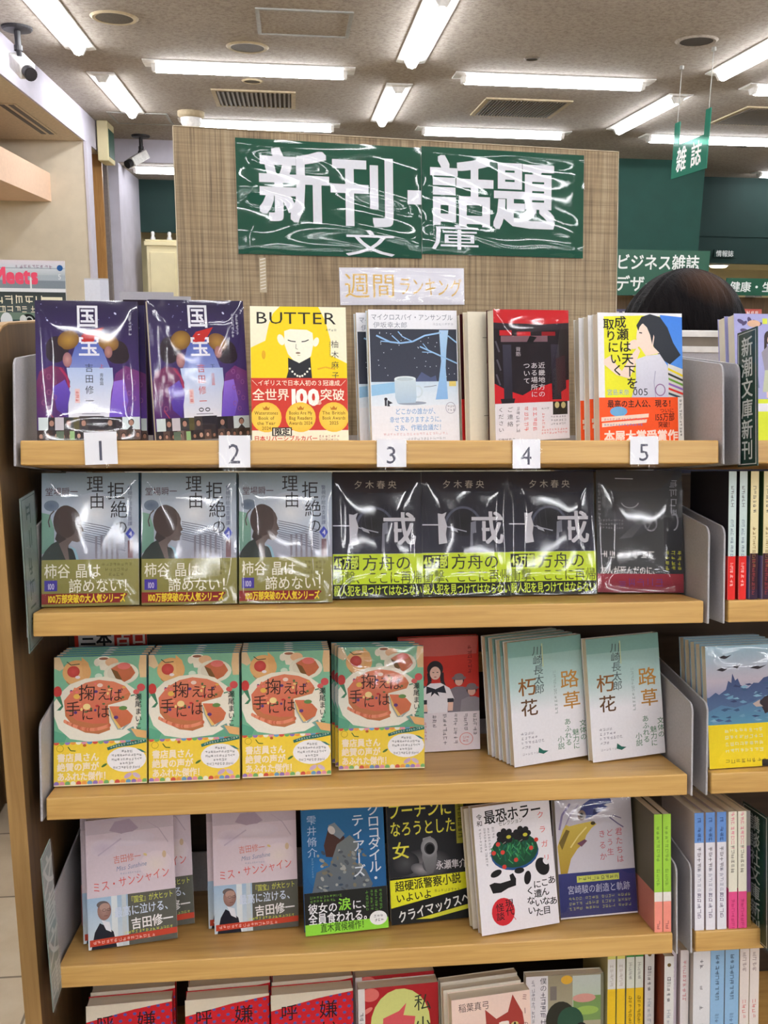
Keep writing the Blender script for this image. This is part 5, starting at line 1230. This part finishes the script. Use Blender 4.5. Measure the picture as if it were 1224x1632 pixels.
# neighbouring bay, face out
place('cloth', 1, 0.802, 0.040, 3, 14, 'lilac book with a standing woman and lime band', 'books in the neighbouring bay')
place('cloth', 1, 0.799, 0.0575, 3, 14, 'copy behind the lilac book with a standing woman', 'books in the neighbouring bay')
for k in range(5):
    place('birds', 3, 0.7935-0.0004*k, 0.012+0.0152*k, 3, 15, f'grey blue book with flying birds and yellow band, {ordn[k]} in its stack', 'stacked bird-cover books', wrap=(None if k == 0 else False))

# spine-out books: local x across the spine, y into the shelf
def spine_kind(key, w, h, art, side, band=None, depth=0.105):
    ct = 0.0004; parts = []
    mb = MB(); sp = art.tris[0][1][0]
    mb.box(0, 0, 0, w, ct, h, tuple(sp)); mb.box(0, ct, 0, ct, depth, h, side); mb.box(w-ct, ct, 0, w, depth, h, side)
    if band: mb.box(-0.0001, ct, 0, 0, depth, h*0.34, band)
    art.into(mb, front(0.00003)); parts.append(('cover', mb.mesh('cover', ['ink']), None))
    mb = MB(); mb.box(ct, ct, 0.001, w-ct, depth-0.001, h-0.001); parts.append(('pages', mb.mesh('pages', ['pages']), None))
    KINDS[key] = (parts, w, h, depth)
def sp(w, h, spec, title='', ty=0.3, ts=0.55, tc=(70, 66, 70), extra=()):
    A = Art(w, h, (0, 0, w*1000, h*1000)); W, H = w*1000, h*1000
    A.rect(0, 0, W, H, spec[0][1])
    for y, c in spec[1:]: A.rect(0, y*H, W, H, c)
    k = min(W*ts, 7)
    for (y, n, c) in extra: A.marks((W-k)/2, y*H, k, n, c, vert=True)
    if title: A.text(title, (W-k)/2, ty*H, k, tc, vert=True)
    return A
def emb(A, x, y, r, c): A.ell(x, y, r, r, c, n=12); return A
DK = (70, 66, 74)
spine_kind('lime', 0.0105, 0.151, sp(0.0105, 0.151, [(0, (160, 210, 74)), (0.66, (238, 232, 226)), (0.74, (236, 146, 130))], extra=((0.1, 8, (110, 150, 60)), (0.46, 4, (110, 150, 60)), (0.9, 2, (90, 50, 60)))), (104, 100, 84), (206, 132, 120))
spine_kind('mint', 0.0092, 0.151, sp(0.0092, 0.151, [(0, (204, 222, 220)), (0.66, (222, 48, 44))], extra=((0.11, 5, DK), (0.37, 9, (90, 110, 130)), (0.7, 6, (246, 200, 196)))), (44, 40, 46), (206, 50, 46))
emb(sp(0.0092, 0.151, [(0, (0, 0, 0))]), 4.6, 100, 2, (230, 190, 70))
spine_kind('cream', 0.0098, 0.151, sp(0.0098, 0.151, [(0, (238, 226, 178)), (0.64, (64, 36, 44)), (0.92, (60, 40, 60))], extra=((0.11, 6, DK), (0.43, 9, (140, 110, 60)), (0.68, 8, (150, 60, 60)))), (70, 100, 60), (150, 130, 190))
spine_kind('bluetop', 0.0122, 0.151, sp(0.0122, 0.151, [(0, (108, 150, 214)), (0.255, (232, 230, 238))], extra=((0.04, 1, (40, 60, 120)), (0.12, 3, (40, 60, 110)), (0.29, 5, DK), (0.46, 6, (150, 150, 170)), (0.68, 5, (90, 80, 110)))), (226, 214, 214))
spine_kind('pinkfoot', 0.0112, 0.151, sp(0.0112, 0.151, [(0, (240, 236, 218)), (0.685, (226, 84, 140))], extra=((0.0, 8, (234, 120, 150)), (0.28, 6, (90, 86, 70)), (0.74, 7, (180, 50, 100)))), (236, 230, 214), (226, 84, 140))
spine_kind('violet', 0.005, 0.150, sp(0.005, 0.150, [(0, (150, 146, 140)), (0.3, (120, 90, 130)), (0.7, (140, 110, 60))]), (150, 146, 140))
spine_kind('yellowfoot', 0.0112, 0.172, sp(0.0112, 0.172, [(0, (222, 220, 120)), (0.1, (226, 226, 222)), (0.34, (236, 196, 44))], extra=((0.14, 5, (180, 170, 160)), (0.68, 4, (100, 80, 30)))), (206, 200, 150))
spine_kind('greencap', 0.0110, 0.172, sp(0.0110, 0.172, [(0, (60, 150, 70)), (0.09, (222, 226, 214)), (0.34, (232, 190, 40))], extra=((0.13, 4, (150, 150, 140)), (0.4, 7, (90, 74, 20)))), (206, 204, 180))
spine_kind('diamond', 0.0130, 0.172, emb(sp(0.0130, 0.172, [(0, (226, 224, 222))], extra=((0.16, 5, DK), (0.42, 7, (150, 160, 170)))), 6.5, 12, 2.6, (110, 90, 50)), (130, 66, 48))
spine_kind('mauve', 0.0105, 0.172, sp(0.0105, 0.172, [(0, (220, 212, 224))], extra=((0.12, 7, (150, 110, 150)),)), (212, 204, 214))
spine_kind('rose', 0.0115, 0.172, sp(0.0115, 0.172, [(0, (232, 226, 226))], extra=((0.08, 9, (206, 110, 120)),)), (224, 216, 214))
spine_kind('thickwhite', 0.0235, 0.176, sp(0.0235, 0.176, [(0, (228, 228, 232))], extra=((0.06, 2, (70, 70, 80)), (0.26, 1, (60, 60, 70)), (0.42, 1, (60, 60, 70)), (0.56, 3, (90, 90, 96)))), (214, 212, 210))
spine_kind('skyblue', 0.0190, 0.176, sp(0.0190, 0.176, [(0, (146, 186, 222))], ts=0.45, extra=((0.04, 9, (50, 60, 90)), (0.5, 6, (80, 100, 140)))), (190, 190, 196))
spine_kind('creamcap', 0.0130, 0.176, sp(0.0130, 0.176, [(0, (230, 220, 214))], extra=((0.03, 4, (150, 130, 130)), (0.4, 4, (214, 100, 100)), (0.62, 1, (70, 90, 160)))), (220, 200, 150))
spine_kind('blacktall', 0.010, 0.151, sp(0.010, 0.151, [(0, (26, 22, 30))], extra=((0.2, 8, (180, 170, 180)),)), (34, 26, 34))
def stand(key, row, x, s, lean, label, g, yaw=0): return place(key, row, x, s, yaw, lean, label, g)
g = 'spine-out books on the fourth shelf end'
stand('lime', 4, 0.7375, 0.004, 12, 'lime green spine with pink foot, the one beside the gold and navy book', g)
stand('lime', 4, 0.7490, 0.004, 12, 'lime green spine with pink foot, the one against the end plate', g)
g = 'spine-out books in the neighbouring bay'
stand('mint', 2, 0.7906, 0.004, 10, 'pale mint spine with red foot nearest the grey plates', g)
stand('mint', 2, 0.8040, 0.004, 10, 'second pale mint spine with red foot, next to the cream spines', g)
stand('cream', 2, 0.8175, 0.004, 10, 'cream spine with dark foot beside the mint spines', g)
stand('cream', 2, 0.8335, 0.004, 10, 'cream spine with dark foot nearest the picture edge', g)
for k in range(3): stand('bluetop', 4, 0.7905+0.0150*k, 0.003, 12, ('blue-topped white spine nearest the grey plate', 'middle blue-topped white spine', 'blue-topped white spine beside the pink-footed ones')[k], g)
for k in range(2): stand('pinkfoot', 4, 0.8360+0.0128*k, 0.003, 12, ('cream spine with hot pink foot beside the blue-topped spines', 'cream spine with hot pink foot nearest the dark sign')[k], g)
stand('violet', 4, 0.8618, 0.006, 12, 'thin grey and violet spine tucked against the dark sign', g)
g = 'spine-out books on the bottom deck'
for key, x, s, lb in (('yellowfoot', 0.7005, 0.020, 'yellow-footed spine beside the picnic book'), ('yellowfoot', 0.7135, 0.020, 'second yellow-footed spine, before the green-capped ones'), ('greencap', 0.7268, 0.020, 'green-capped spine with yellow foot beside the yellow-footed ones'), ('greencap', 0.7392, 0.020, 'green-capped spine with yellow foot next to the diamond spine'),
                      ('diamond', 0.7518, 0.018, 'white spine with a brown emblem beside the green caps'), ('diamond', 0.7700, -0.004, 'white spine with a brown emblem pulled forward of the row'), ('mauve', 0.7840, 0.014, 'pale mauve spine in the bottom row'), ('rose', 0.7965, 0.006, 'white spine with rose lettering in the bottom row'), ('thickwhite', 0.8100, -0.004, 'thick white spine in the bottom row'), ('skyblue', 0.8350, -0.002, 'sky blue spine beside the thick white one'), ('skyblue', 0.8555, -0.002, 'second sky blue spine, before the cream ones'), ('creamcap', 0.8760, -0.002, 'cream spine with red lettering beside the sky blue spines'), ('creamcap', 0.8900, -0.002, 'cream spine with red lettering at the picture edge')):
    stand(key, 5, x, s+0.012, 10, lb, g)

# ---------------------------------------------------------------- number cards
NCL = ['', 'the first purple two-figure book', 'the gap between purple and yellow books', 'the white mug in snow book', 'the shrine gate book', 'the black-haired girl book']
def number_card(n, x, zt, zb, w, tilt):
    t = thing('number_card', f'white number card {n} in a clear sleeve, below {NCL[n]}', 'number card', (x, zb*0.2079-0.0018, ZT+zb), (-R(11), R(tilt), 0), 'rank number cards')
    h = zt-zb; mb = MB(); mb.box(0, -0.0006, 0, w, 0, h); mb.build('card', 'white_paper', t)
    A = Art(w, h, (0, 0, 100, 100)); A.text(str(n), 28, 10, 88, (92, 92, 108), sx=0.95); mb = MB(); A.into(mb, front(0.0007)); mb.build('numeral', 'ink', t)
    mb = MB(); mb.grid(8, 8, lambda u, v: (-0.0015+u*(w+0.003), -0.0018-0.0008*math.sin(6*u+3*v), -0.004+v*(h+0.005))); mb.build('sleeve', 'clear', t, smooth=True)
number_card(1, 0.0665, 0.009, -0.025, 0.0335, -2)
number_card(2, 0.2050, 0.006, -0.028, 0.0330, 0)
number_card(3, 0.3735, 0.002, -0.028, 0.0320, 0)
number_card(4, 0.5230, 0.002, -0.030, 0.0310, 0)
number_card(5, 0.6560, 0.005, -0.026, 0.0325, 0)

# ---------------------------------------------------------------- upright category signs in clear holders
MAT['sign_dark'] = plain('dark_green_card', (20, 58, 48), 0.3)
MAT['sign_pale'] = plain('grey_green_card', (122, 136, 132), 0.3)
def side_sign(x, row, s0, s1, n0, n1, lean, text, label, mat='sign_dark', white=(206, 212, 212)):
    t = thing('category_sign', label, 'category sign', (x, 0, ZT+ZS[row]), (-R(lean), 0, 0), 'upright category signs on the shelf ends')
    W, H = s1-s0, n1-n0
    mb = MB(); mb.box(-0.001, s0, n0, 0.0, s1, n1); mb.build('card', mat, t)
    A = Art(W, H, (0, 0, W*1000, H*1000)); w_, h_ = W*1000, H*1000
    b = 2.2
    for q in ((b, b, w_-b, b+0.9), (b, h_-b-0.9, w_-b, h_-b), (b, b, b+1.6, h_-b), (w_-b-1.6, b, w_-b, h_-b)): A.rect(*q, white)
    if text:
        k = (h_-14)/len(text)
        A.text(text, w_*0.5-k*0.5*1.15, 7, k, white, vert=True, step=k, sx=1.15, bold=0.015)
    else: A.marks(w_*0.22, 8, w_*0.5, int((h_-16)/(w_*0.5)), white, vert=True)
    return t, A, s0, s1, n0, n1
def face_left(*a, **k):
    t, A, s0, s1, n0, n1 = side_sign(*a, **k)
    mb = MB(); A.into(mb, lambda u, v, d: (-0.0012-d, s1-u, n0+v)); mb.build('lettering', 'ink', t)
    mb = MB(); mb.grid(3, 8, lambda u, v: (-0.0021-0.0003*math.sin(9*v), s0-0.002+u*(s1-s0+0.004), n0-0.003+v*(n1-n0+0.006))); mb.build('holder', 'clear', t, smooth=True)
def face_right(*a, **k):
    t, A, s0, s1, n0, n1 = side_sign(*a, **k)
    mb = MB(); A.into(mb, lambda u, v, d: (0.0002+d, s0+u, n0+v)); mb.build('lettering', 'ink', t)
    mb = MB(); mb.grid(3, 8, lambda u, v: (0.0012+0.0003*math.sin(9*v), s0-0.002+u*(s1-s0+0.004), n0-0.003+v*(n1-n0+0.006))); mb.build('holder', 'clear', t, smooth=True)
face_left(0.7885, 1, -0.034, 0.011, -0.030, 0.122, 12, '新潮文庫新刊', 'dark green upright sign beside the lilac book')
face_left(0.8775, 4, -0.020, 0.045, -0.02, 0.150, 12, '講談社文庫新刊', 'dark upright sign beside the pink-footed spines')
face_right(-0.0022, 2, -0.012, 0.043, -0.042, 0.128, 2, '', 'grey green upright sign beside the first silhouette-head book', mat='sign_pale', white=(84, 104, 98))
face_right(0.0060, 4, -0.052, -0.013, -0.018, 0.180, -1, '文春文庫', 'grey upright sign beside the pale pink books on the fourth shelf', mat='sign_pale', white=(196, 200, 196))

# ---------------------------------------------------------------- header board and its papers
BY, BL = R(8.39), R(6.31)
eX = Vector((math.cos(BY), math.sin(BY), 0)); hv = Vector((-math.sin(BY), math.cos(BY), 0)); eZ = Vector((0, 0, 1))*math.cos(BL)+hv*math.sin(BL)
TLc = Vector((0.1356, 0.2797, ZT+0.3609)); BHt = 0.405
base = TLc - eZ*BHt
brd = thing('header_board', 'tall wood-look header board behind the top row of books', 'header board', base, (-BL, 0, BY))
mb = MB(); mb.box(0, 0, 0, 0.62, 0.012, BHt); mb.build('panel', 'board', brd, bevel=0.001)
mb = MB(); mb.box(-0.0008, -0.0008, 0, 0, 0.0125, BHt); mb.box(0.62, -0.0008, 0, 0.6208, 0.0125, BHt); mb.box(-0.0008, -0.0008, BHt, 0.6208, 0.0125, BHt+0.0008); MAT['edge'] = plain('worn_board_edge', (206, 192, 166), 0.7); mb.build('edging', 'edge', brd)
def wavy(w, h, seed, amp=0.0013):
    rr = random.Random(seed); ws = [(rr.uniform(1, 5), rr.uniform(10, 26), rr.uniform(0, 6), amp*rr.uniform(0.3, 1)) for _ in range(4)]
    def fn(u, v):
        e = min(1, min(u, 1-u, v, 1-v)/0.05); d = 0.0022
        for a, b, p, am in ws: d += am*e*0.5*(1+math.sin(a*u*2+b*v+p+1.5*math.sin(3*u+p)))
        return (u*w, -d, v*h)
    return fn
def pinned(name, label, cat, u, vtop, W, H, A, seed, rot=0, amp=0.0013, group=None):
    o = base + eX*u + eZ*(BHt-vtop-H) - Vector((hv.x, hv.y, 0))*0.0 
    nrm = eX.cross(eZ)  # towards the viewer
    o = o + nrm*0.0008
    t = thing(name, label, cat, o, (-BL, R(rot), BY), group)
    mb = MB(); mb.box(0, -0.0006, 0, W, 0, H, (226, 226, 234)); A.into(mb, front(0.0007)); mb.build('print', 'ink', t)
    mb = MB(); mb.grid(24, 40, wavy(W, H, seed, amp)); mb.build('laminate', 'laminate', t, smooth=True)
gr = (8, 74, 54); wh = (232, 232, 240)
A = Art(0.249, 0.146, (367, 219, 650, 386)); A.rect(367, 219, 650, 386, gr)
A.text('新', 398, 229, 112, wh, bold=0.024, sx=0.98); A.text('刊', 506, 234, 108, wh, bold=0.024, sx=0.98); A.rect(628, 283, 650, 304, wh); A.text('文', 527, 344, 42, wh, sx=1.95, bold=0.005)
pinned('laminated_sign', 'laminated green sign, the half with the first two big characters', 'laminated sign', 0.0773, 0.0100, 0.2490, 0.1460, A, 3, group='two halves of the green header sign')
A = Art(0.2395, 0.1420, (650, 236, 922, 400)); A.rect(650, 236, 922, 400, gr)
A.text('話', 662, 246, 112, wh, bold=0.024, sx=0.96); A.text('題', 766, 248, 112, wh, bold=0.023, sx=0.96); A.text('庫', 664, 352, 42, wh, sx=1.95, bold=0.005)
pinned('laminated_sign', 'laminated green sign, the half with the last two big characters', 'laminated sign', 0.3268, 0.0075, 0.2395, 0.1420, A, 9, group='two halves of the green header sign')
A = Art(0.176, 0.0495, (519, 406, 719, 463)); A.rect(519, 406, 719, 463, (228, 226, 236)); og = (230, 190, 110)
A.text('週', 525, 412, 42, og, bold=0.0); A.text('間', 568, 413, 40, og); A.text('ランキング', 612, 418, 31, og, w=104, rot=2)
pinned('paper_strip', 'white laminated strip with pale orange handwriting under the green sign', 'paper strip', 0.2115, 0.1705, 0.1760, 0.0495, A, 21, rot=-1.0, amp=0.0009)
A = Art(0.009, 0.045, (0, 0, 9, 45)); A.rect(0, 0, 9, 45, (176, 160, 130))
for i in range(10): A.line([(1, 3+i*4.2), (8, 1+i*4.2)], 0.8, (226, 220, 206))  # pale strokes paint the glare on the tape
t = thing('tape_strip', 'crinkled clear tape strip below the corner of the green sign', 'tape', base+eX*0.104+eZ*(BHt-0.205)+eX.cross(eZ)*0.0006, (-BL, 0, BY))
mb = MB(); mb.box(0, -0.0002, 0, 0.009, 0, 0.045, (170, 152, 122)); A.into(mb, front(0.0003)); mb.build('tape', 'ink_gloss', t)

# ---------------------------------------------------------------- small things standing on the rail behind the top row
def rail_card(name, label, cat, x, y, z0, w, h, A, mats='ink', lean=4, yaw=0, th=0.002, edge=(200, 200, 206)):
    t = thing(name, label, cat, (x, y, ZT+z0), (-R(lean), 0, R(yaw)))
    mb = MB(); mb.box(0, 0, 0, w, th, h, edge); A.into(mb, front(0.0001)); mb.build('card', mats, t)
    return t
A = Art(0.09, 0.195, (0, 0, 90, 195)); A.rect(0, 0, 90, 195, (176, 174, 182)); A.rect(4, 5, 90, 195, (40, 28, 42)); A.text('10/10', 12, 9, 12, (130, 50, 56), w=44)
A.k = (0, 0, 90, 195)
A = Art(0.09, 0.195, (0, 0, 90, 195)); A.rect(0, 0, 90, 195, (176, 174, 182)); A.rect(4, 5, 90, 195, (40, 28, 42)); A.marks(10, 10, 9, 6, (130, 52, 58))
rail_card('notice_card', 'dark purple notice card with a grey edge behind the purple books', 'notice card', 0.064, 0.252, -0.0445, 0.068, 0.200, A, edge=(176, 174, 182), lean=0)
A = Art(0.031, 0.215, (0, 0, 31, 215)); A.rect(0, 0, 31, 215, (226, 228, 238)); A.rect(20, 0, 31, 215, (216, 218, 230))
rail_card('paper_slip', 'white paper slip standing behind the first purple book', 'paper slip', 0.0125, 0.285, -0.0445, 0.031, 0.217, A, lean=2)
t = thing('display_box', 'grey box with white rims between the girl book and lilac book', 'box', (0.775, 0.262, ZT-0.0445))
mb = MB(); mb.box(0, 0, 0, 0.15, 0.03, 0.13); mb.build('case', 'grey_metal', t)
for z in (0.130, 0.151):
    mb = MB(); mb.box(-0.002, -0.002, z, 0.152, 0.032, z+0.008); mb.build('white_rim', 'white_metal', t)
mb = MB(); mb.box(0.0, 0.0, 0.138, 0.15, 0.03, 0.151); mb.build('clear_strip', 'vent_grey', t)
mb = MB(); mb.box(0.100, -0.001, 0.140, 0.108, 0.0, 0.149); MAT['blue_mark'] = plain('blue_mark', (60, 80, 150), 0.5); mb.build('blue_mark', 'blue_mark', t)
# red and white placard on the rear side, seen under the second shelf
A = Art(0.095, 0.08, (0, 0, 95, 80)); A.rect(0, 0, 95, 80, (226, 222, 220)); A.rect(52, 0, 95, 80, (206, 60, 48)); A.rect(0, 0, 5, 80, (206, 60, 48))
A.text('三本', 7, 7, 21, (46, 44, 46), bold=0.03); A.text('占ロ', 53, 7, 21, (246, 236, 230), bold=0.03)
rail_card('placard', 'red and white lettered placard glimpsed under the second shelf', 'placard', -0.010, 0.2165, -0.362, 0.095, 0.08, A, lean=0)

# ---------------------------------------------------------------- person behind the fixture, seen from the back of the head
def skin_body(name, vs, es, rad, mat, parent, sub=2):
    me = bpy.data.meshes.new(name); me.from_pydata(vs, es, []); me.update(); me.materials.append(MAT[mat])
    o = link(name, me, parent)
    sk = o.modifiers.new('skin', 'SKIN'); sk.use_smooth_shade = True
    if not me.skin_vertices: me.attributes.new  # data layer is added with the modifier below
    lay = me.skin_vertices[0].data if me.skin_vertices else None
    if lay is None:
        bpy.context.view_layer.objects.active = o
        bpy.ops.mesh.customdata_skin_add(); lay = me.skin_vertices[0].data
    for i, r in enumerate(rad):
        lay[i].radius = (r, r) if not isinstance(r, tuple) else r
    lay[0].use_root = True
    sb = o.modifiers.new('subdivision', 'SUBSURF'); sb.levels = sub; sb.render_levels = sub
    return o
def person():
    t = thing('person', 'person with short black hair in dark clothes bending behind the shelves', 'person', (1.03, 0.70, 0.010))
    V = [(0, 0.02, 0.84), (0, 0.0, 0.98), (0, -0.01, 1.12), (0, 0.0, 1.25), (0, 0.02, 1.325), (0, 0.05, 1.38), (0, 0.06, 1.45), (0, 0.05, 1.50)]
    Rr = [(0.15, 0.11), (0.14, 0.10), (0.16, 0.11), (0.14, 0.09), 0.055, 0.065, 0.082, 0.07]
    E = [(i, i+1) for i in range(7)]
    V.append((0, 0.155, 1.42)); Rr.append(0.014); E.append((6, 8))           # nose, facing away
    for s in (-1, 1):
        V.append((s*0.088, 0.06, 1.435)); Rr.append((0.012, 0.022)); E.append((6, len(V)-1))
        a = len(V); V += [(s*0.17, 0.0, 1.24), (s*0.23, 0.03, 1.0), (s*0.16, 0.24, 0.98), (s*0.12, 0.30, 0.99)]; Rr += [0.058, 0.043, 0.032, (0.030, 0.016)]
        E += [(3, a), (a, a+1), (a+1, a+2), (a+2, a+3)]
        for k in range(4):
            b = len(V); x0 = s*(0.12-0.03+0.02*k); l = (0.030, 0.036, 0.038, 0.032)[k]
            V += [(x0, 0.335, 1.0), (x0, 0.335+l, 1.005), (x0*0.97, 0.335+l*1.5, 0.985)]; Rr += [0.0085, 0.008, 0.007]; E += [(a+3, b), (b, b+1), (b+1, b+2)]
        b = len(V); V += [(s*0.085, 0.295, 1.01), (s*0.07, 0.325, 1.02)]; Rr += [0.010, 0.008]; E += [(a+3, b), (b, b+1)]
        a = len(V); V += [(s*0.09, 0.02, 0.78), (s*0.10, 0.02, 0.45), (s*0.10, 0.0, 0.09), (s*0.11, 0.14, 0.035)]; Rr += [0.088, 0.058, 0.042, (0.036, 0.028)]; E += [(0, a), (a, a+1), (a+1, a+2), (a+2, a+3)]
    skin_body('body', V, E, Rr, 'skin', t)
    V = [(0, 0.02, 0.80), (0, 0.0, 0.98), (0, -0.01, 1.12), (0, 0.0, 1.25), (0, 0.01, 1.30)]; Rr = [(0.175, 0.13), (0.165, 0.125), (0.18, 0.13), (0.16, 0.11), 0.075]; E = [(i, i+1) for i in range(4)]
    for s in (-1, 1):
        a = len(V); V += [(s*0.175, 0.0, 1.24), (s*0.235, 0.03, 1.0), (s*0.165, 0.225, 0.98)]; Rr += [0.072, 0.056, 0.044]; E += [(3, a), (a, a+1), (a+1, a+2)]
    skin_body('jacket', V, E, Rr, 'dark_cloth', t)
    V = [(0, 0.02, 0.86)]; Rr = [(0.168, 0.125)]; E = []
    for s in (-1, 1):
        a = len(V); V += [(s*0.09, 0.02, 0.76), (s*0.10, 0.02, 0.45), (s*0.10, 0.0, 0.06)]; Rr += [0.102, 0.074, 0.062]; E += [(0, a), (a, a+1), (a+1, a+2)]
    skin_body('trousers', V, E, Rr, 'dark_cloth', t)
    for s in (-1, 1):
        mb = MB(); mb.lathe([(0, 0), (0.045, 0), (0.05, 0.02), (0.046, 0.05), (0.03, 0.07), (0, 0.075)], 18); o = mb.build('shoe', 'black', t, smooth=True); o.scale = (1, 2.4, 1); o.location = (s*0.105, 0.07, 0.001)
        mb = MB(); mb.lathe([(0, -0.009), (0.006, -0.006), (0.009, 0), (0.006, 0.006), (0, 0.009)], 10); o = mb.build('eye', 'black', t, smooth=True); o.location = (s*0.032, 0.134, 1.455)
    mb = MB(); mb.box(-0.022, 0.128, 1.385, 0.022, 0.134, 1.392); mb.build('mouth', 'peach', t)
    # hair cap with combed strands
    m, nt, b = new_mat('black_hair'); v = coords(nt, (60, 6, 6)); f = noise(nt, v, 3, 5, 0.7, 0.6)
    mp = N(nt, 'ShaderNodeMapping'); mp.inputs['Location'].default_value = (-0.02, 0.02, -1.55); tc = N(nt, 'ShaderNodeTexCoord'); nt.links.new(tc.outputs['Object'], mp.inputs['Vector'])
    ln = N(nt, 'ShaderNodeVectorMath', operation='LENGTH'); nt.links.new(mp.outputs[0], ln.inputs[0]); mr = N(nt, 'ShaderNodeMapRange'); mr.inputs[1].default_value = 0.02; mr.inputs[2].default_value = 0.07; mr.inputs[3].default_value = 0.55; mr.inputs[4].default_value = 0.0; nt.links.new(ln.outputs['Value'], mr.inputs[0])
    mx = N(nt, 'ShaderNodeMix', data_type='RGBA'); nt.links.new(mr.outputs[0], mx.inputs[0]); nt.links.new(ramp(nt, f, [(0.3, (9, 8, 10)), (0.7, (26, 22, 23))]), mx.inputs[6]); mx.inputs[7].default_value = rgb((84, 58, 42)); nt.links.new(mx.outputs[2], b.inputs['Base Color'])
    b.inputs['Roughness'].default_value = 0.6; b.inputs['Specular IOR Level'].default_value = 0.06; bump(nt, b, f, 0.9, 0.006); MAT['hair'] = m
    rr = random.Random(4); mb = MB(); nu, nv = 72, 30; ph = [rr.uniform(0, 6.28) for _ in range(8)]
    def P(u, v_):
        th = 2*math.pi*u; ph_ = v_*math.pi*0.62
        st = 1+0.022*math.sin(th*23+ph[0]+6*v_)+0.016*math.sin(th*41+ph[1]-9*v_)+0.02*math.sin(th*5+ph[2])
        r = math.sin(ph_)*st*(1+0.05*math.sin(th*3+ph[3])*v_); z = math.cos(ph_)*(1+0.012*math.sin(th*31+ph[4]))
        return (0.113*r*math.cos(th), 0.05+0.118*r*math.sin(th), 1.443+0.124*z)
    mb.grid(nu, nv, lambda u, v_: P(u, v_*0.98+0.001)); mb.build('hair', 'hair', t, smooth=True)
person()
